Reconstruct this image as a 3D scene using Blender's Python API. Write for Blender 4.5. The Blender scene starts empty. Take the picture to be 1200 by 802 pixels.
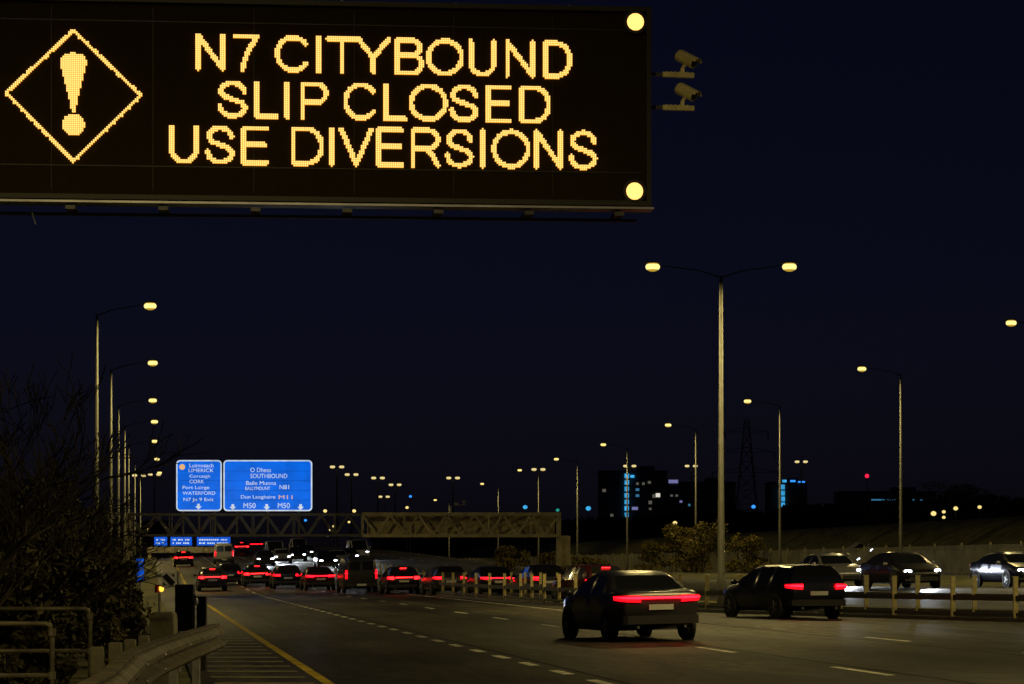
import bpy, bmesh, math, random
from mathutils import Vector, Matrix
R = math.radians
C = bpy.context.scene.collection
SC = bpy.context.scene

# ------------------------------------------------------------------ camera, sky, exposure
F = 3000.0            # focal length in pixels of the 1200 px wide photograph (a 90 mm lens)
HOR, CAMZ = 665.0, 1.67
cam_d = bpy.data.cameras.new('camera'); cam = bpy.data.objects.new('camera', cam_d); C.objects.link(cam)
cam.location = (0, 0, CAMZ); cam.rotation_euler = (R(90), 0, 0)
cam_d.sensor_width = 36; cam_d.lens = F/1200*36; cam_d.shift_y = (HOR-401)/1200
cam_d.clip_start = 0.1; cam_d.clip_end = 9000
SC.camera = cam
W = bpy.data.worlds.new('World'); SC.world = W; W.use_nodes = True
wn, wl = W.node_tree.nodes, W.node_tree.links
bg = wn['Background']
sky = wn.new('ShaderNodeTexSky'); sky.sky_type = 'NISHITA'; sky.sun_disc = False
sky.sun_elevation = R(35); sky.sun_rotation = R(150); sky.air_density = 1.0; sky.dust_density = 1.5
tint = wn.new('ShaderNodeMix'); tint.data_type = 'RGBA'; tint.blend_type = 'MULTIPLY'
tint.inputs['Factor'].default_value = 1.0
tint.inputs['B'].default_value = (0.72, 0.62, 1.50, 1)
wl.new(sky.outputs[0], tint.inputs['A']); wl.new(tint.outputs['Result'], bg.inputs['Color'])
bg.inputs['Strength'].default_value = 0.0010
moon = bpy.data.lights.new('moon', 'SUN'); moon.energy = 0.004; moon.angle = R(0.5); moon.color = (0.8, 0.87, 1)
mo = bpy.data.objects.new('moon', moon); C.objects.link(mo); mo.rotation_euler = (R(55), 0, R(30))
SC.view_settings.view_transform = 'Standard'; SC.view_settings.look = 'None'
SC.view_settings.exposure = 0.0; SC.view_settings.gamma = 1.0; SC.view_settings.use_curve_mapping = False
SC.render.engine = 'CYCLES'
cy = SC.cycles
cy.use_denoising = True
cy.use_light_tree = True
cy.max_bounces = 4; cy.diffuse_bounces = 2; cy.glossy_bounces = 2; cy.transmission_bounces = 2
cy.sample_clamp_indirect = 1.5; cy.sample_clamp_direct = 0
cy.caustics_reflective = False; cy.caustics_refractive = False
LAMP_W = 2300.0                       # street lantern power
LAMP_C = (1.0, 0.77, 0.27)            # warm street light

# ------------------------------------------------------------------ small maths
def lerp(tab, t):
    if t <= tab[0][0]: return tab[0][1]
    for (a, va), (b, vb) in zip(tab, tab[1:]):
        if t <= b: return va + (vb-va)*(t-a)/(b-a)
    return tab[-1][1]
def smooth(a, b, t):
    u = min(1, max(0, (t-a)/(b-a))); return u*u*(3-2*u)
def edge_x(Y): return 2.54 - 0.1417*Y                 # the yellow edge line of the near carriageway
BAR = [(-60, 60), (0, 45), (40, 31), (50, 26), (58, 22.6), (65.5, 19.8), (75, 16.1), (85, 13.4), (97, 12.4), (115, 12.1), (145, 12), (3000, 12)]
def bar_off(Y): return sum(lerp(BAR, Y+d) for d in (-4, -2, 0, 2, 4))/5
RISE = [(-100, 0), (145, 0), (170, .25), (200, .9), (250, 1.9), (300, 2.9), (400, 4.4), (600, 6.0), (1000, 8.0), (4000, 10)]
def rise(Y): return sum(lerp(RISE, Y+d) for d in (-12, -6, 0, 6, 12))/5
def gz_off(o, Y):
    d = o - max(bar_off(Y), 12)
    z = 0.019*min(max(o, 0), 13.3)
    z += 0.60*smooth(1.4, 17, d) + 0.35*smooth(20, 28, d)
    z += 1.7*smooth(37, 41, o-0.0*Y + 0 if Y > 110 else 0) if False else 0
    w = smooth(90, 130, Y)
    z += w*(1.7*smooth(50, 53.5, o) + 2.9*smooth(60.5, 68, o))
    z += rise(Y)*(1 - smooth(24, 42, o))*(1 - 0.6*smooth(-6, -30, o) if o < -6 else 1)
    if o < -1.9: z -= 0.10*smooth(-1.9, -3.0, o) if False else 0.10*(1-smooth(-3.0, -1.9, o))
    if o < -5: z += 0.8*(1-smooth(-16, -5, o))
    return z
def gz(X, Y): return gz_off(X - edge_x(Y), Y)
def at(px, py, Y): return Vector(((px-600)*Y/F, Y, CAMZ + (HOR-py)*Y/F))
def xat(px, Y): return (px-600)*Y/F

# ------------------------------------------------------------------ materials
def mat(name, col, rough=0.6, metal=0.0, noise=0.0, scale=5.0, bump=0.0, spec=0.5, stretch=None, col2=None, per_island=False):
    m = bpy.data.materials.new(name); m.use_nodes = True
    nt = m.node_tree; n, l = nt.nodes, nt.links
    b = n['Principled BSDF']; b.inputs['Roughness'].default_value = rough
    b.inputs['Metallic'].default_value = metal; b.inputs['Specular IOR Level'].default_value = spec
    b.inputs['Base Color'].default_value = (*col, 1)
    if noise or bump:
        tc = n.new('ShaderNodeTexCoord'); mp = n.new('ShaderNodeMapping')
        l.new(tc.outputs['Object'], mp.inputs['Vector'])
        if stretch: mp.inputs['Scale'].default_value = stretch
        nz = n.new('ShaderNodeTexNoise'); nz.inputs['Scale'].default_value = scale
        nz.inputs['Detail'].default_value = 6; nz.inputs['Roughness'].default_value = 0.65
        l.new(mp.outputs[0], nz.inputs['Vector'])
    if noise:
        rp = n.new('ShaderNodeValToRGB')
        c2 = col2 or tuple(c*(1-noise) for c in col)
        c1 = tuple(min(1, c*(1+noise*0.6)) for c in col)
        rp.color_ramp.elements[0].color = (*c2, 1); rp.color_ramp.elements[0].position = 0.32
        rp.color_ramp.elements[1].color = (*c1, 1); rp.color_ramp.elements[1].position = 0.68
        if per_island:
            g = n.new('ShaderNodeNewGeometry'); mx = n.new('ShaderNodeMath'); mx.operation = 'ADD'
            mm = n.new('ShaderNodeMath'); mm.operation = 'MULTIPLY'; mm.inputs[1].default_value = 0.5
            l.new(g.outputs['Random Per Island'], mm.inputs[0]); l.new(mm.outputs[0], mx.inputs[0])
            m2 = n.new('ShaderNodeMath'); m2.operation = 'MULTIPLY'; m2.inputs[1].default_value = 0.5
            l.new(nz.outputs['Fac'], m2.inputs[0]); l.new(m2.outputs[0], mx.inputs[1]); l.new(mx.outputs[0], rp.inputs[0])
        else: l.new(nz.outputs['Fac'], rp.inputs[0])
        l.new(rp.outputs[0], b.inputs['Base Color'])
    if bump:
        bp = n.new('ShaderNodeBump'); bp.inputs['Strength'].default_value = bump; bp.inputs['Distance'].default_value = 0.02
        n2 = n.new('ShaderNodeTexNoise'); n2.inputs['Scale'].default_value = scale*6; n2.inputs['Detail'].default_value = 4
        l.new(mp.outputs[0], n2.inputs['Vector']); l.new(n2.outputs['Fac'], bp.inputs['Height']); l.new(bp.outputs[0], b.inputs['Normal'])
    return m
def glow(name, col, s, base=(0.02, 0.02, 0.02)):
    m = bpy.data.materials.new(name); m.use_nodes = True
    b = m.node_tree.nodes['Principled BSDF']; b.inputs['Base Color'].default_value = (*base, 1)
    b.inputs['Emission Color'].default_value = (*col, 1); b.inputs['Emission Strength'].default_value = s
    b.inputs['Roughness'].default_value = 0.4
    return m
def mottle(m, lo=.72, hi=1.12, scale=1.1):          # uneven lighting put into a panel's emission as noise
    n, l = m.node_tree.nodes, m.node_tree.links; b = n['Principled BSDF']; s_ = b.inputs['Emission Strength'].default_value
    tc = n.new('ShaderNodeTexCoord'); nz = n.new('ShaderNodeTexNoise'); nz.inputs['Scale'].default_value = scale; nz.inputs['Detail'].default_value = 5
    mr = n.new('ShaderNodeMapRange'); mr.inputs['From Min'].default_value = .3; mr.inputs['From Max'].default_value = .7
    mr.inputs['To Min'].default_value = s_*lo; mr.inputs['To Max'].default_value = s_*hi
    l.new(tc.outputs['Object'], nz.inputs['Vector']); l.new(nz.outputs['Fac'], mr.inputs['Value']); l.new(mr.outputs[0], b.inputs['Emission Strength'])
def asphalt_mat():
    m = bpy.data.materials.new('asphalt'); m.use_nodes = True
    n, l = m.node_tree.nodes, m.node_tree.links; b = n['Principled BSDF']
    g = n.new('ShaderNodeNewGeometry')
    rot = n.new('ShaderNodeMapping'); rot.inputs['Rotation'].default_value = (0, 0, R(-8.07))
    l.new(g.outputs['Position'], rot.inputs['Vector'])
    def nz(scale, sx, sy, det=5):
        mp = n.new('ShaderNodeMapping'); mp.inputs['Scale'].default_value = (sx, sy, 1); l.new(rot.outputs[0], mp.inputs['Vector'])
        t = n.new('ShaderNodeTexNoise'); t.inputs['Scale'].default_value = scale; t.inputs['Detail'].default_value = det
        t.inputs['Roughness'].default_value = 0.6; l.new(mp.outputs[0], t.inputs['Vector']); return t
    def ramp(src, a, b_, p0=.35, p1=.65):
        r = n.new('ShaderNodeValToRGB'); r.color_ramp.elements[0].position = p0; r.color_ramp.elements[1].position = p1
        r.color_ramp.elements[0].color = (*a, 1); r.color_ramp.elements[1].color = (*b_, 1); l.new(src.outputs['Fac'], r.inputs[0]); return r
    def mul(a, b_, f=1):
        x = n.new('ShaderNodeMix'); x.data_type = 'RGBA'; x.blend_type = 'MULTIPLY'; x.inputs['Factor'].default_value = f
        l.new(a, x.inputs['A']); l.new(b_, x.inputs['B']); return x.outputs['Result']
    lanes = ramp(nz(0.75, 1, 0.025), (.026, .0255, .025), (.082, .078, .071))     # wheel tracks, long along the road
    patch = ramp(nz(0.09, 1, 0.45), (.45, .45, .46), (1.2, 1.2, 1.16), .40, .56)
    grit = ramp(nz(5, 1, .22, 9), (.48, .48, .48), (1.45, 1.43, 1.36), .34, .68)
    v = n.new('ShaderNodeTexVoronoi'); v.feature = 'DISTANCE_TO_EDGE'; v.inputs['Scale'].default_value = 0.16
    nn = nz(1.2, 1, 1); mixv = n.new('ShaderNodeMix'); mixv.data_type = 'RGBA'; mixv.inputs['Factor'].default_value = 0.35
    l.new(rot.outputs[0], mixv.inputs['A']); l.new(nn.outputs['Color'], mixv.inputs['B']); l.new(mixv.outputs['Result'], v.inputs['Vector'])
    cr = n.new('ShaderNodeValToRGB'); cr.color_ramp.elements[0].position = 0.0; cr.color_ramp.elements[1].position = 0.012
    cr.color_ramp.elements[0].color = (.45, .45, .45, 1); cr.color_ramp.elements[1].color = (1, 1, 1, 1); l.new(v.outputs['Distance'], cr.inputs[0])
    vp = n.new('ShaderNodeTexVoronoi'); vp.distance = 'CHEBYCHEV'; vp.inputs['Scale'].default_value = 1.0; vp.inputs['Randomness'].default_value = 1.0
    mpp = n.new('ShaderNodeMapping'); mpp.inputs['Scale'].default_value = (.30, .055, 0); l.new(rot.outputs[0], mpp.inputs['Vector']); l.new(mpp.outputs[0], vp.inputs['Vector'])
    sep = n.new('ShaderNodeSeparateColor'); l.new(vp.outputs['Color'], sep.inputs[0])
    rpp = n.new('ShaderNodeValToRGB'); rpp.color_ramp.interpolation = 'CONSTANT'; rpp.color_ramp.elements[0].color = (.62, .62, .64, 1); rpp.color_ramp.elements[1].color = (1, 1, 1, 1); rpp.color_ramp.elements[1].position = .28
    e3 = rpp.color_ramp.elements.new(.8); e3.color = (1.18, 1.16, 1.1, 1); l.new(sep.outputs[0], rpp.inputs[0])
    st = ramp(nz(.9, 1, .5, 7), (.5, .5, .5), (1, 1, 1), .30, .42)
    lanes_ = mul(mul(lanes.outputs[0], rpp.outputs[0]), st.outputs[0])
    col = mul(mul(mul(lanes_, patch.outputs[0]), grit.outputs[0]), cr.outputs[0])
    l.new(col, b.inputs['Base Color'])
    b.inputs['Specular IOR Level'].default_value = 0.10
    rr = n.new('ShaderNodeMapRange'); rr.inputs['To Min'].default_value = 0.48; rr.inputs['To Max'].default_value = 0.75
    l.new(nz(0.4, 1, 0.2).outputs['Fac'], rr.inputs['Value']); l.new(rr.outputs[0], b.inputs['Roughness'])
    bp = n.new('ShaderNodeBump'); bp.inputs['Strength'].default_value = 0.35; bp.inputs['Distance'].default_value = 0.01
    l.new(nz(60, 1, 1, 3).outputs['Fac'], bp.inputs['Height']); l.new(bp.outputs[0], b.inputs['Normal'])
    return m
M = dict(
    asphalt=asphalt_mat(),
    ground=mat('rough_grass', (.135, .13, .045), .95, noise=.6, scale=.8, bump=.6, col2=(.035, .034, .014)),
    paint=mat('worn_white_paint', (.62, .61, .55), .8, noise=.6, scale=2.2, bump=.2, spec=.15, col2=(.20, .195, .17)),
    yellow=mat('worn_yellow_paint', (.55, .40, .03), .8, noise=.55, scale=1.6, spec=.15),
    shadow_stripe=mat('painted_shadow_stripe', (.24, .22, .13), .8, noise=.6, scale=2.5),  # pale tone for the shadow striping painted on the hard strip
    pole=mat('weathered_pole_steel', (.050, .050, .040), .6, .15, noise=.35, scale=3),
    blackarm=mat('black_lamp_arm', (.010, .010, .010), .7, noise=.2, scale=3),
    galv=mat('galvanised_steel', (.34, .34, .33), .5, .35, noise=.35, scale=4),
    rail=mat('weathered_galvanised_beam', (.17, .155, .11), .6, .2, noise=.75, scale=3.5, bump=.3, col2=(.055, .045, .028)),
    darkrail=mat('dull_grey_rail', (.06, .06, .06), .6, .2, noise=.4, scale=2),
    postY=mat('pale_galvanised_post', (.60, .52, .24), .6, .1, noise=.4, scale=5),
    conc=mat('stained_concrete', (.21, .19, .13), .85, noise=.45, scale=3, bump=.3),
    concw=mat('pale_concrete', (.40, .37, .28), .85, noise=.4, scale=.6, bump=.2),
    black=mat('black_housing', (.012, .010, .004), .55, noise=.3, scale=3),
    face=mat('dark_display_face', (.025, .0165, .0010), .8, noise=.15, scale=8, spec=.1),
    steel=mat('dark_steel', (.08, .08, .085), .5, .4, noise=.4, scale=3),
    ledge=mat('pale_aluminium_ledge', (.42, .42, .48), .4, .5, noise=.3, scale=2),
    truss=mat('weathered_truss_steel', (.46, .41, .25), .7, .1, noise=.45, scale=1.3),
    panel=mat('weathered_walkway_panel', (.42, .36, .20), .8, noise=.5, scale=.9),
    camc=mat('cream_camera_shell', (.80, .70, .34), .5, noise=.2, scale=9),
    glass=mat('dark_glass', (.012, .013, .015), .06),
    bark=mat('dark_bark', (.035, .028, .020), .9, noise=.5, scale=6),
    leaf=mat('dark_evergreen_leaves', (.085, .075, .030), .8, noise=.7, scale=1.5, per_island=True, col2=(.018, .016, .008)),
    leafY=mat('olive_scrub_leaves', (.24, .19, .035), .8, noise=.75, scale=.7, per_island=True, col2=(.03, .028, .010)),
    leafF=mat('black_green_tree_mass', (.020, .020, .014), .9, noise=.6, scale=.3, per_island=True),
    tyre=mat('tyre_rubber', (.015, .015, .015), .85, noise=.2, scale=20),
    rim=mat('alloy_rim', (.35, .35, .36), .35, .8, noise=.1, scale=9),
    trim=mat('black_plastic_trim', (.02, .02, .021), .6, noise=.2, scale=9),
    plate=mat('white_plate', (.7, .7, .68), .5, noise=.1, scale=9),
    wallA=mat('dark_render_wall', (.10, .095, .095), .85, noise=.3, scale=.4),
    wallB=mat('brown_brick_wall', (.13, .09, .07), .85, noise=.35, scale=.5),
    fence=mat('palisade_steel', (.20, .19, .14), .7, .1, noise=.5, scale=.7),
    led=glow('amber_led', (1, .64, .19), 1.65), ledside=glow('amber_led_rim', (1, .40, .03), 1.1), lantern=glow('amber_lantern', (1, .54, .13), 2.1),
    lens=glow('street_lantern_bowl', (1, .80, .27), 1.30), lensrim=glow('street_lantern_refractor', (1, .62, .06), .50), lensfar=glow('far_lantern', (1, .76, .26), 1.1),
    lensw=glow('far_white_lantern', (1, .84, .42), .85),
    taildim=glow('red_lamp_lens', (1, .003, .010), 2.0, (.25, .005, .01)), tail=glow('red_tail_lamp', (1, .004, .010), 14.0, (.2, .005, .01)), tailhot=glow('red_brake_lamp', (1, .010, .012), 14.0, (.2, .01, .01)),
    head=glow('white_headlamp', (.80, .88, 1), 14.0), headoff=mat('clear_headlamp', (.5, .5, .52), .1, noise=.1, scale=9),
    cyan=glow('cyan_light', (.06, .50, 1), .9), blue=glow('blue_light', (.03, .28, 1), 1.4), green=glow('teal_light', (.04, .55, .45), .5),
    redlit=glow('red_light', (1, .02, .08), 1.1), winw=glow('lit_white_window', (1, .93, .82), .75), wind=glow('dim_window', (.9, .8, .65), .10),
    winc=glow('cyan_window', (.1, .45, .8), .35), winb=glow('lilac_window', (.45, .45, 1), .35),
    signblue=glow('lit_blue_sign_face', (.0, .14, .82), .95, (.01, .06, .35)), signwhite=glow('lit_sign_legend', (.72, .86, 1), .80, (.7, .7, .7)),
    seamblue=mat('blue_panel_seam', (.01, .03, .16), .6, noise=.2, scale=4),
    signdim=glow('dim_blue_sign_face', (.0, .10, .75), .8, (.01, .06, .35)), signpatch=glow('orange_route_patch', (1, .55, .25), .8),
    white=mat('white_sign_plate', (.85, .85, .85), .5, noise=.1, scale=6), blackp=mat('black_sign_band', (.01, .01, .01), .5, noise=.1, scale=6),
    redp=mat('red_plastic', (.5, .02, .02), .5, noise=.2, scale=6), beacon=glow('amber_beacon', (1, .6, .05), 1.6),
)
mottle(M['signblue']); mottle(M['signwhite'], .7, 1.1, 2.5); mottle(M['cyan'], .55, 1.2, .5)
def paint(name, col, rough=.25): return mat(name, col, rough, .3, noise=.08, scale=3)
P = dict(black=paint('black_car_paint', (.012, .012, .013)), navy=paint('navy_car_paint', (.010, .014, .035)), grey=paint('dark_grey_car_paint', (.045, .046, .05)),
         silver=paint('silver_car_paint', (.22, .22, .23)), maroon=paint('maroon_car_paint', (.06, .008, .010)), white=paint('white_van_paint', (.45, .45, .45), .35),
         green=paint('dark_green_car_paint', (.012, .028, .018)))

# ------------------------------------------------------------------ mesh building
class MB:
    def __init__(s): s.v, s.f, s.m = [], [], []
    def add(s, vs, fs, mi=0):
        o = len(s.v); s.v += [tuple(v) for v in vs]; s.f += [tuple(i+o for i in f) for f in fs]; s.m += [mi]*len(fs); return s
    def box(s, c, d, rz=0, ry=0, rx=0, mi=0):
        mt = Matrix.Rotation(rz, 3, 'Z') @ Matrix.Rotation(ry, 3, 'Y') @ Matrix.Rotation(rx, 3, 'X'); c = Vector(c)
        vs = [c + mt @ Vector((sx*d[0]/2, sy*d[1]/2, sz*d[2]/2)) for sx in (-1, 1) for sy in (-1, 1) for sz in (-1, 1)]
        return s.add(vs, [(0, 1, 3, 2), (4, 6, 7, 5), (0, 4, 5, 1), (2, 3, 7, 6), (0, 2, 6, 4), (1, 5, 7, 3)], mi)
    def bar(s, a, b, w, h=None, mi=0):        # a square bar between two points
        a, b = Vector(a), Vector(b); h = h or w; d = (b-a); L = d.length
        if L < 1e-6: return s
        d /= L; up = Vector((0, 0, 1)) if abs(d.z) < .95 else Vector((0, 1, 0))
        x = d.cross(up).normalized(); y = x.cross(d)
        vs = [p + x*sx*w/2 + y*sy*h/2 for p in (a, b) for sx, sy in ((-1, -1), (1, -1), (1, 1), (-1, 1))]
        return s.add(vs, [(3, 2, 1, 0), (4, 5, 6, 7), (0, 1, 5, 4), (1, 2, 6, 5), (2, 3, 7, 6), (3, 0, 4, 7)], mi)
    def tube(s, pts, rad, n=10, caps=True, mi=0):
        pts = [Vector(p) for p in pts]; rad = rad if hasattr(rad, '__len__') else [rad]*len(pts)
        vs, fs = [], []
        for i, p in enumerate(pts):
            d = (pts[min(i+1, len(pts)-1)] - pts[max(i-1, 0)]).normalized()
            up = Vector((0, 0, 1)) if abs(d.z) < .9 else Vector((0, 1, 0))
            x = d.cross(up).normalized(); y = x.cross(d)
            for k in range(n):
                a = 2*math.pi*k/n; vs.append(p + (x*math.cos(a) + y*math.sin(a))*rad[i])
        for i in range(len(pts)-1):
            for k in range(n):
                k2 = (k+1) % n; fs.append((i*n+k, i*n+k2, (i+1)*n+k2, (i+1)*n+k))
        if caps: fs.append(tuple(range(n-1, -1, -1))); fs.append(tuple((len(pts)-1)*n+k for k in range(n)))
        return s.add(vs, fs, mi)
    def ball(s, c, r, n=12, m=8, mi=0):
        c = Vector(c); r = r if hasattr(r, '__len__') else (r, r, r); vs, fs = [], []
        for j in range(m+1):
            t = math.pi*j/m
            for k in range(n):
                a = 2*math.pi*k/n; vs.append(c + Vector((r[0]*math.sin(t)*math.cos(a), r[1]*math.sin(t)*math.sin(a), r[2]*math.cos(t))))
        for j in range(m):
            for k in range(n):
                k2 = (k+1) % n; fs.append((j*n+k, (j+1)*n+k, (j+1)*n+k2, j*n+k2))
        return s.add(vs, fs, mi)
    def prism(s, poly, a, b, fn, mi=0):       # polygon extruded between depths a and b; fn(u, v, w) -> point
        n = len(poly); vs = [fn(u, v, a) for u, v in poly] + [fn(u, v, b) for u, v in poly]
        return s.add(vs, [tuple(range(n)), tuple(range(2*n-1, n-1, -1))] + [(i, n+i, n+(i+1) % n, (i+1) % n) for i in range(n)], mi)
    def loft(s, rings, caps=True, mi=0):
        n = len(rings[0]); vs = [p for r in rings for p in r]; fs = []
        for i in range(len(rings)-1):
            for k in range(n):
                k2 = (k+1) % n; fs.append((i*n+k, i*n+k2, (i+1)*n+k2, (i+1)*n+k))
        if caps: fs.append(tuple(range(n-1, -1, -1))); fs.append(tuple((len(rings)-1)*n+k for k in range(n)))
        return s.add(vs, fs, mi)
    def build(s, name, mats, parent=None, smooth=False, bevel=0, recalc=True):
        me = bpy.data.meshes.new(name); me.from_pydata(s.v, [], s.f)
        if recalc:
            bm = bmesh.new(); bm.from_mesh(me); bmesh.ops.recalc_face_normals(bm, faces=bm.faces); bm.to_mesh(me); bm.free()
        for m in (mats if isinstance(mats, (list, tuple)) else [mats]): me.materials.append(m)
        if any(s.m): me.polygons.foreach_set('material_index', s.m)
        if smooth: me.polygons.foreach_set('use_smooth', [True]*len(me.polygons))
        o = bpy.data.objects.new(name, me); C.objects.link(o)
        if parent: o.parent = parent
        if bevel:
            b = o.modifiers.new('bevel', 'BEVEL'); b.width = bevel; b.segments = 2; b.limit_method = 'ANGLE'; b.angle_limit = R(35)
        return o
def tag(o, label=None, cat=None, group=None, kind=None):
    if label: o['label'] = label
    if cat: o['category'] = cat
    if group: o['group'] = group
    if kind: o['kind'] = kind
    return o
def thing(name, label, cat, loc=(0, 0, 0), rz=0, group=None):
    o = bpy.data.objects.new(name, None); C.objects.link(o); o.location = loc; o.rotation_euler = (0, 0, rz); o.empty_display_size = .3
    return tag(o, label, cat, group)
def dup(root, loc, rz=0, label=None, group=None, mats=None):
    r = root.copy(); C.objects.link(r); r.location = loc; r.rotation_euler = (0, 0, rz); r.scale = root.scale
    if label: r['label'] = label
    if group: r['group'] = group
    def rec(src, dst):
        for ch in list(src.children):
            c = ch.copy(); C.objects.link(c); c.parent = dst; rec(ch, c)
    rec(root, r); return r
def structure(mb, name, m, **k): return tag(mb.build(name, m, **k), kind='structure')
def repaint(root, name, m):              # give one copy its own paint
    for ch in root.children:
        if ch.name.split('.')[0] == name:
            ch.data = ch.data.copy(); ch.data.materials[0] = m

# ------------------------------------------------------------------ terrain, carriageways, markings
offs = sorted(set([-900, -500, -300, -200, -140, -100, -75, -55, -42, -34, -28] + list(range(-24, 72, 1)) + [75, 80, 90, 105, 130, 170, 230, 320, 450, 700, 1200]))
ys = list(range(-60, 170, 2)) + list(range(170, 420, 5)) + list(range(420, 800, 20)) + list(range(800, 2000, 100)) + [2000, 2600, 3400, 4500, 6000]
mb = MB(); vs = [(edge_x(Y)+o, Y, gz_off(o, Y)) for Y in ys for o in offs]; no = len(offs)
mb.add(vs, [(j*no+i, j*no+i+1, (j+1)*no+i+1, (j+1)*no+i) for j in range(len(ys)-1) for i in range(no-1)])
structure(mb, 'ground', M['ground'], smooth=True)
def strip(name, m, o0, o1, y0, y1, n=24, lift=.02, step=1.0, parent=None):
    mb = MB(); Y = y0; rows = []
    while Y < y1: rows.append(Y); Y += step*(1 if Y < 170 else 4)
    rows.append(y1); vs = []
    for Y in rows:
        a = o0(Y) if callable(o0) else o0; b = o1(Y) if callable(o1) else o1
        vs += [(edge_x(Y)+a+(b-a)*i/n, Y, gz_off(a+(b-a)*i/n, Y)+lift) for i in range(n+1)]
    mb.add(vs, [(j*(n+1)+i, j*(n+1)+i+1, (j+1)*(n+1)+i+1, (j+1)*(n+1)+i) for j in range(len(rows)-1) for i in range(n)])
    return structure(mb, name, m, smooth=True)
strip('carriageway', M['asphalt'], -1.9, lambda Y: bar_off(Y)-.35, -60, 900, n=30)
strip('opposite_carriageway', M['asphalt'], lambda Y: max(bar_off(Y), 12)+6.5, lambda Y: max(bar_off(Y), 12)+20.5, 60, 900)
strip('slip_road', M['asphalt'], 54.2, 59.4, 130, 600, n=8)
def dashes(mb, o, w, y0, y1, dash, period, lift=.026):
    Y = y0
    while Y < y1:
        n = 4; vs = []
        for k in range(n+1):
            y = Y + dash*k/n; vs += [(edge_x(y)+o+sx*w/2, y, gz_off(o+sx*w/2, y)+lift) for sx in (-1, 1)]
        mb.add(vs, [(2*k, 2*k+1, 2*k+3, 2*k+2) for k in range(n)]); Y += period
    return mb
mk = MB()
dashes(mk, 3.65, .17, 8, 150, 1.45, 3.3); dashes(mk, 3.65, .15, 150, 420, 4, 9)
dashes(mk, 7.75, .13, 7, 400, 3.0, 9.5)
dashes(mk, 12.0, .13, 11, 68, 3.0, 9.5)
dashes(mk, 11.2, .13, 80, 400, 12.0, 12.0)
for o in (22.5, 26.2): dashes(mk, o, .13, 110, 420, 3, 9.5)
structure(mk, 'lane_markings', M['paint'])
structure(dashes(MB(), 0, .16, -10, 420, 3.0, 3.0), 'edge_line', M['yellow'])
mb = MB()
for k in range(12):                       # pale bars painted as striped barrier shadow across the hard strip
    Y = 36 + 2.1*k; a, b = -1.62, -.2
    vs = [(edge_x(Y+dy)+o, Y+dy, gz_off(o, Y)+.026) for dy in (0, .55) for o in (a, b)]
    mb.add(vs, [(0, 1, 3, 2)])
structure(mb, 'painted_shadow_stripes', M['shadow_stripe'])

seam = MB()
for o_ in (3.93, 8.05, 11.55): dashes(seam, o_, .055, 5, 300, 3.0, 3.0, .023)
structure(seam, 'tar_seams', mat('black_tar', (.012, .012, .012), .9, noise=.3, scale=3, spec=.05))
# ------------------------------------------------------------------ LED message sign
SY = R(5.0)
SO = at(380, 120, 26.7); SRX = Vector((math.cos(SY), math.sin(SY), 0)); SN = Vector((math.sin(SY), -math.cos(SY), 0))   # right and outward normal
def sl(px, py):                           # a place on the sign face, in metres from its middle
    d = Vector(((px-600)/F, 1, (HOR-py)/F)); o = Vector((0, 0, CAMZ)); t = (SO-o).dot(SN)/d.dot(SN); p = o+d*t-SO
    return p.dot(SRX), p.z
sign = thing('message_sign', 'huge black roadside display with amber glowing closure message and warning diamond', 'message sign', SO, SY)
def L3(u, v, w): return Vector((u, -w, v))                # local: u right, v up, w towards the road user
u0, u1 = sl(-60, 120)[0], sl(763, 120)[0]
vt, vb = sl(560, 5)[1], sl(560, 240)[1]
hc = ((u0+u1)/2, .26, (vt+vb)/2)
MB().box(hc, (u1-u0, .44, vt-vb), 0).build('housing', M['black'], sign, bevel=.02)
MB().box((hc[0], .026, hc[2]), (u1-u0-.10, .02, vt-vb-.10)).build('display_face', M['face'], sign)
fr = MB()                                  # raised rim and panel seams
for v in (vt-.03, vb+.03): fr.box((hc[0], 0, v), (u1-u0, .10, .05))
for u in (u0+.03, u1-.03): fr.box((u, 0, hc[2]), (.05, .10, vt-vb-.11))
fr.build('rim', M['black'], sign)
sm = MB(); sv = sl(560, 32)[1]
sm.box((hc[0], .012, sv), (u1-u0-.2, .010, .012)); sm.box((hc[0], .012, sl(560, 200)[1]), (u1-u0-.2, .010, .012))
for k in range(1, 7): sm.box((u0+(u1-u0)*k/7, .0135, hc[2]), (.006, .006, vt-vb-.2))
sm.build('panel_seam', M['black'], sign)
led = MB(); lv = vb-.035
led.box((hc[0]+.02, -.02, lv), (u1-u0-.02, .26, .022))
led.build('bottom_ledge', M['ledge'], sign)
bk = MB()
for k in range(8):
    u = u1-.35-k*.95
    bk.box((u, .10, lv-.055), (.10, .40, .04))
bk.box((hc[0], .22, lv-.085), (u1-u0-.25, .05, .03))
bk.build('ledge_bracket', M['steel'], sign)
for k in range(8): MB().tube([(u1-.85-k*1.2, .2, vt), (u1-.85-k*1.2, .2, vt+.05)], .02, 6).build('lifting_eye', M['ledge'], sign)
cb = MB(); a = sl(35, 243); cb.tube([L3(a[0], vb-.06, -.1), L3(a[0]+.02, vb-.15, -.08), L3(a[0]+.05, vb-.25, -.08)], .006, 5); cb.build('cable', M['ledge'], sign)
# lanterns
for px, py in ((744, 27), (743, 225), (-14, 22), (-14, 221)):
    u, v = sl(px, py); hd = MB().tube([L3(u, v, -.03), L3(u, v, .05)], .125, 14).build('lantern', M['black'], sign)
    MB().ball(L3(u, v, .045), (.092, .04, .092), 14, 8).build('lantern_lens', M['lantern'], hd, smooth=True)
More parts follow.
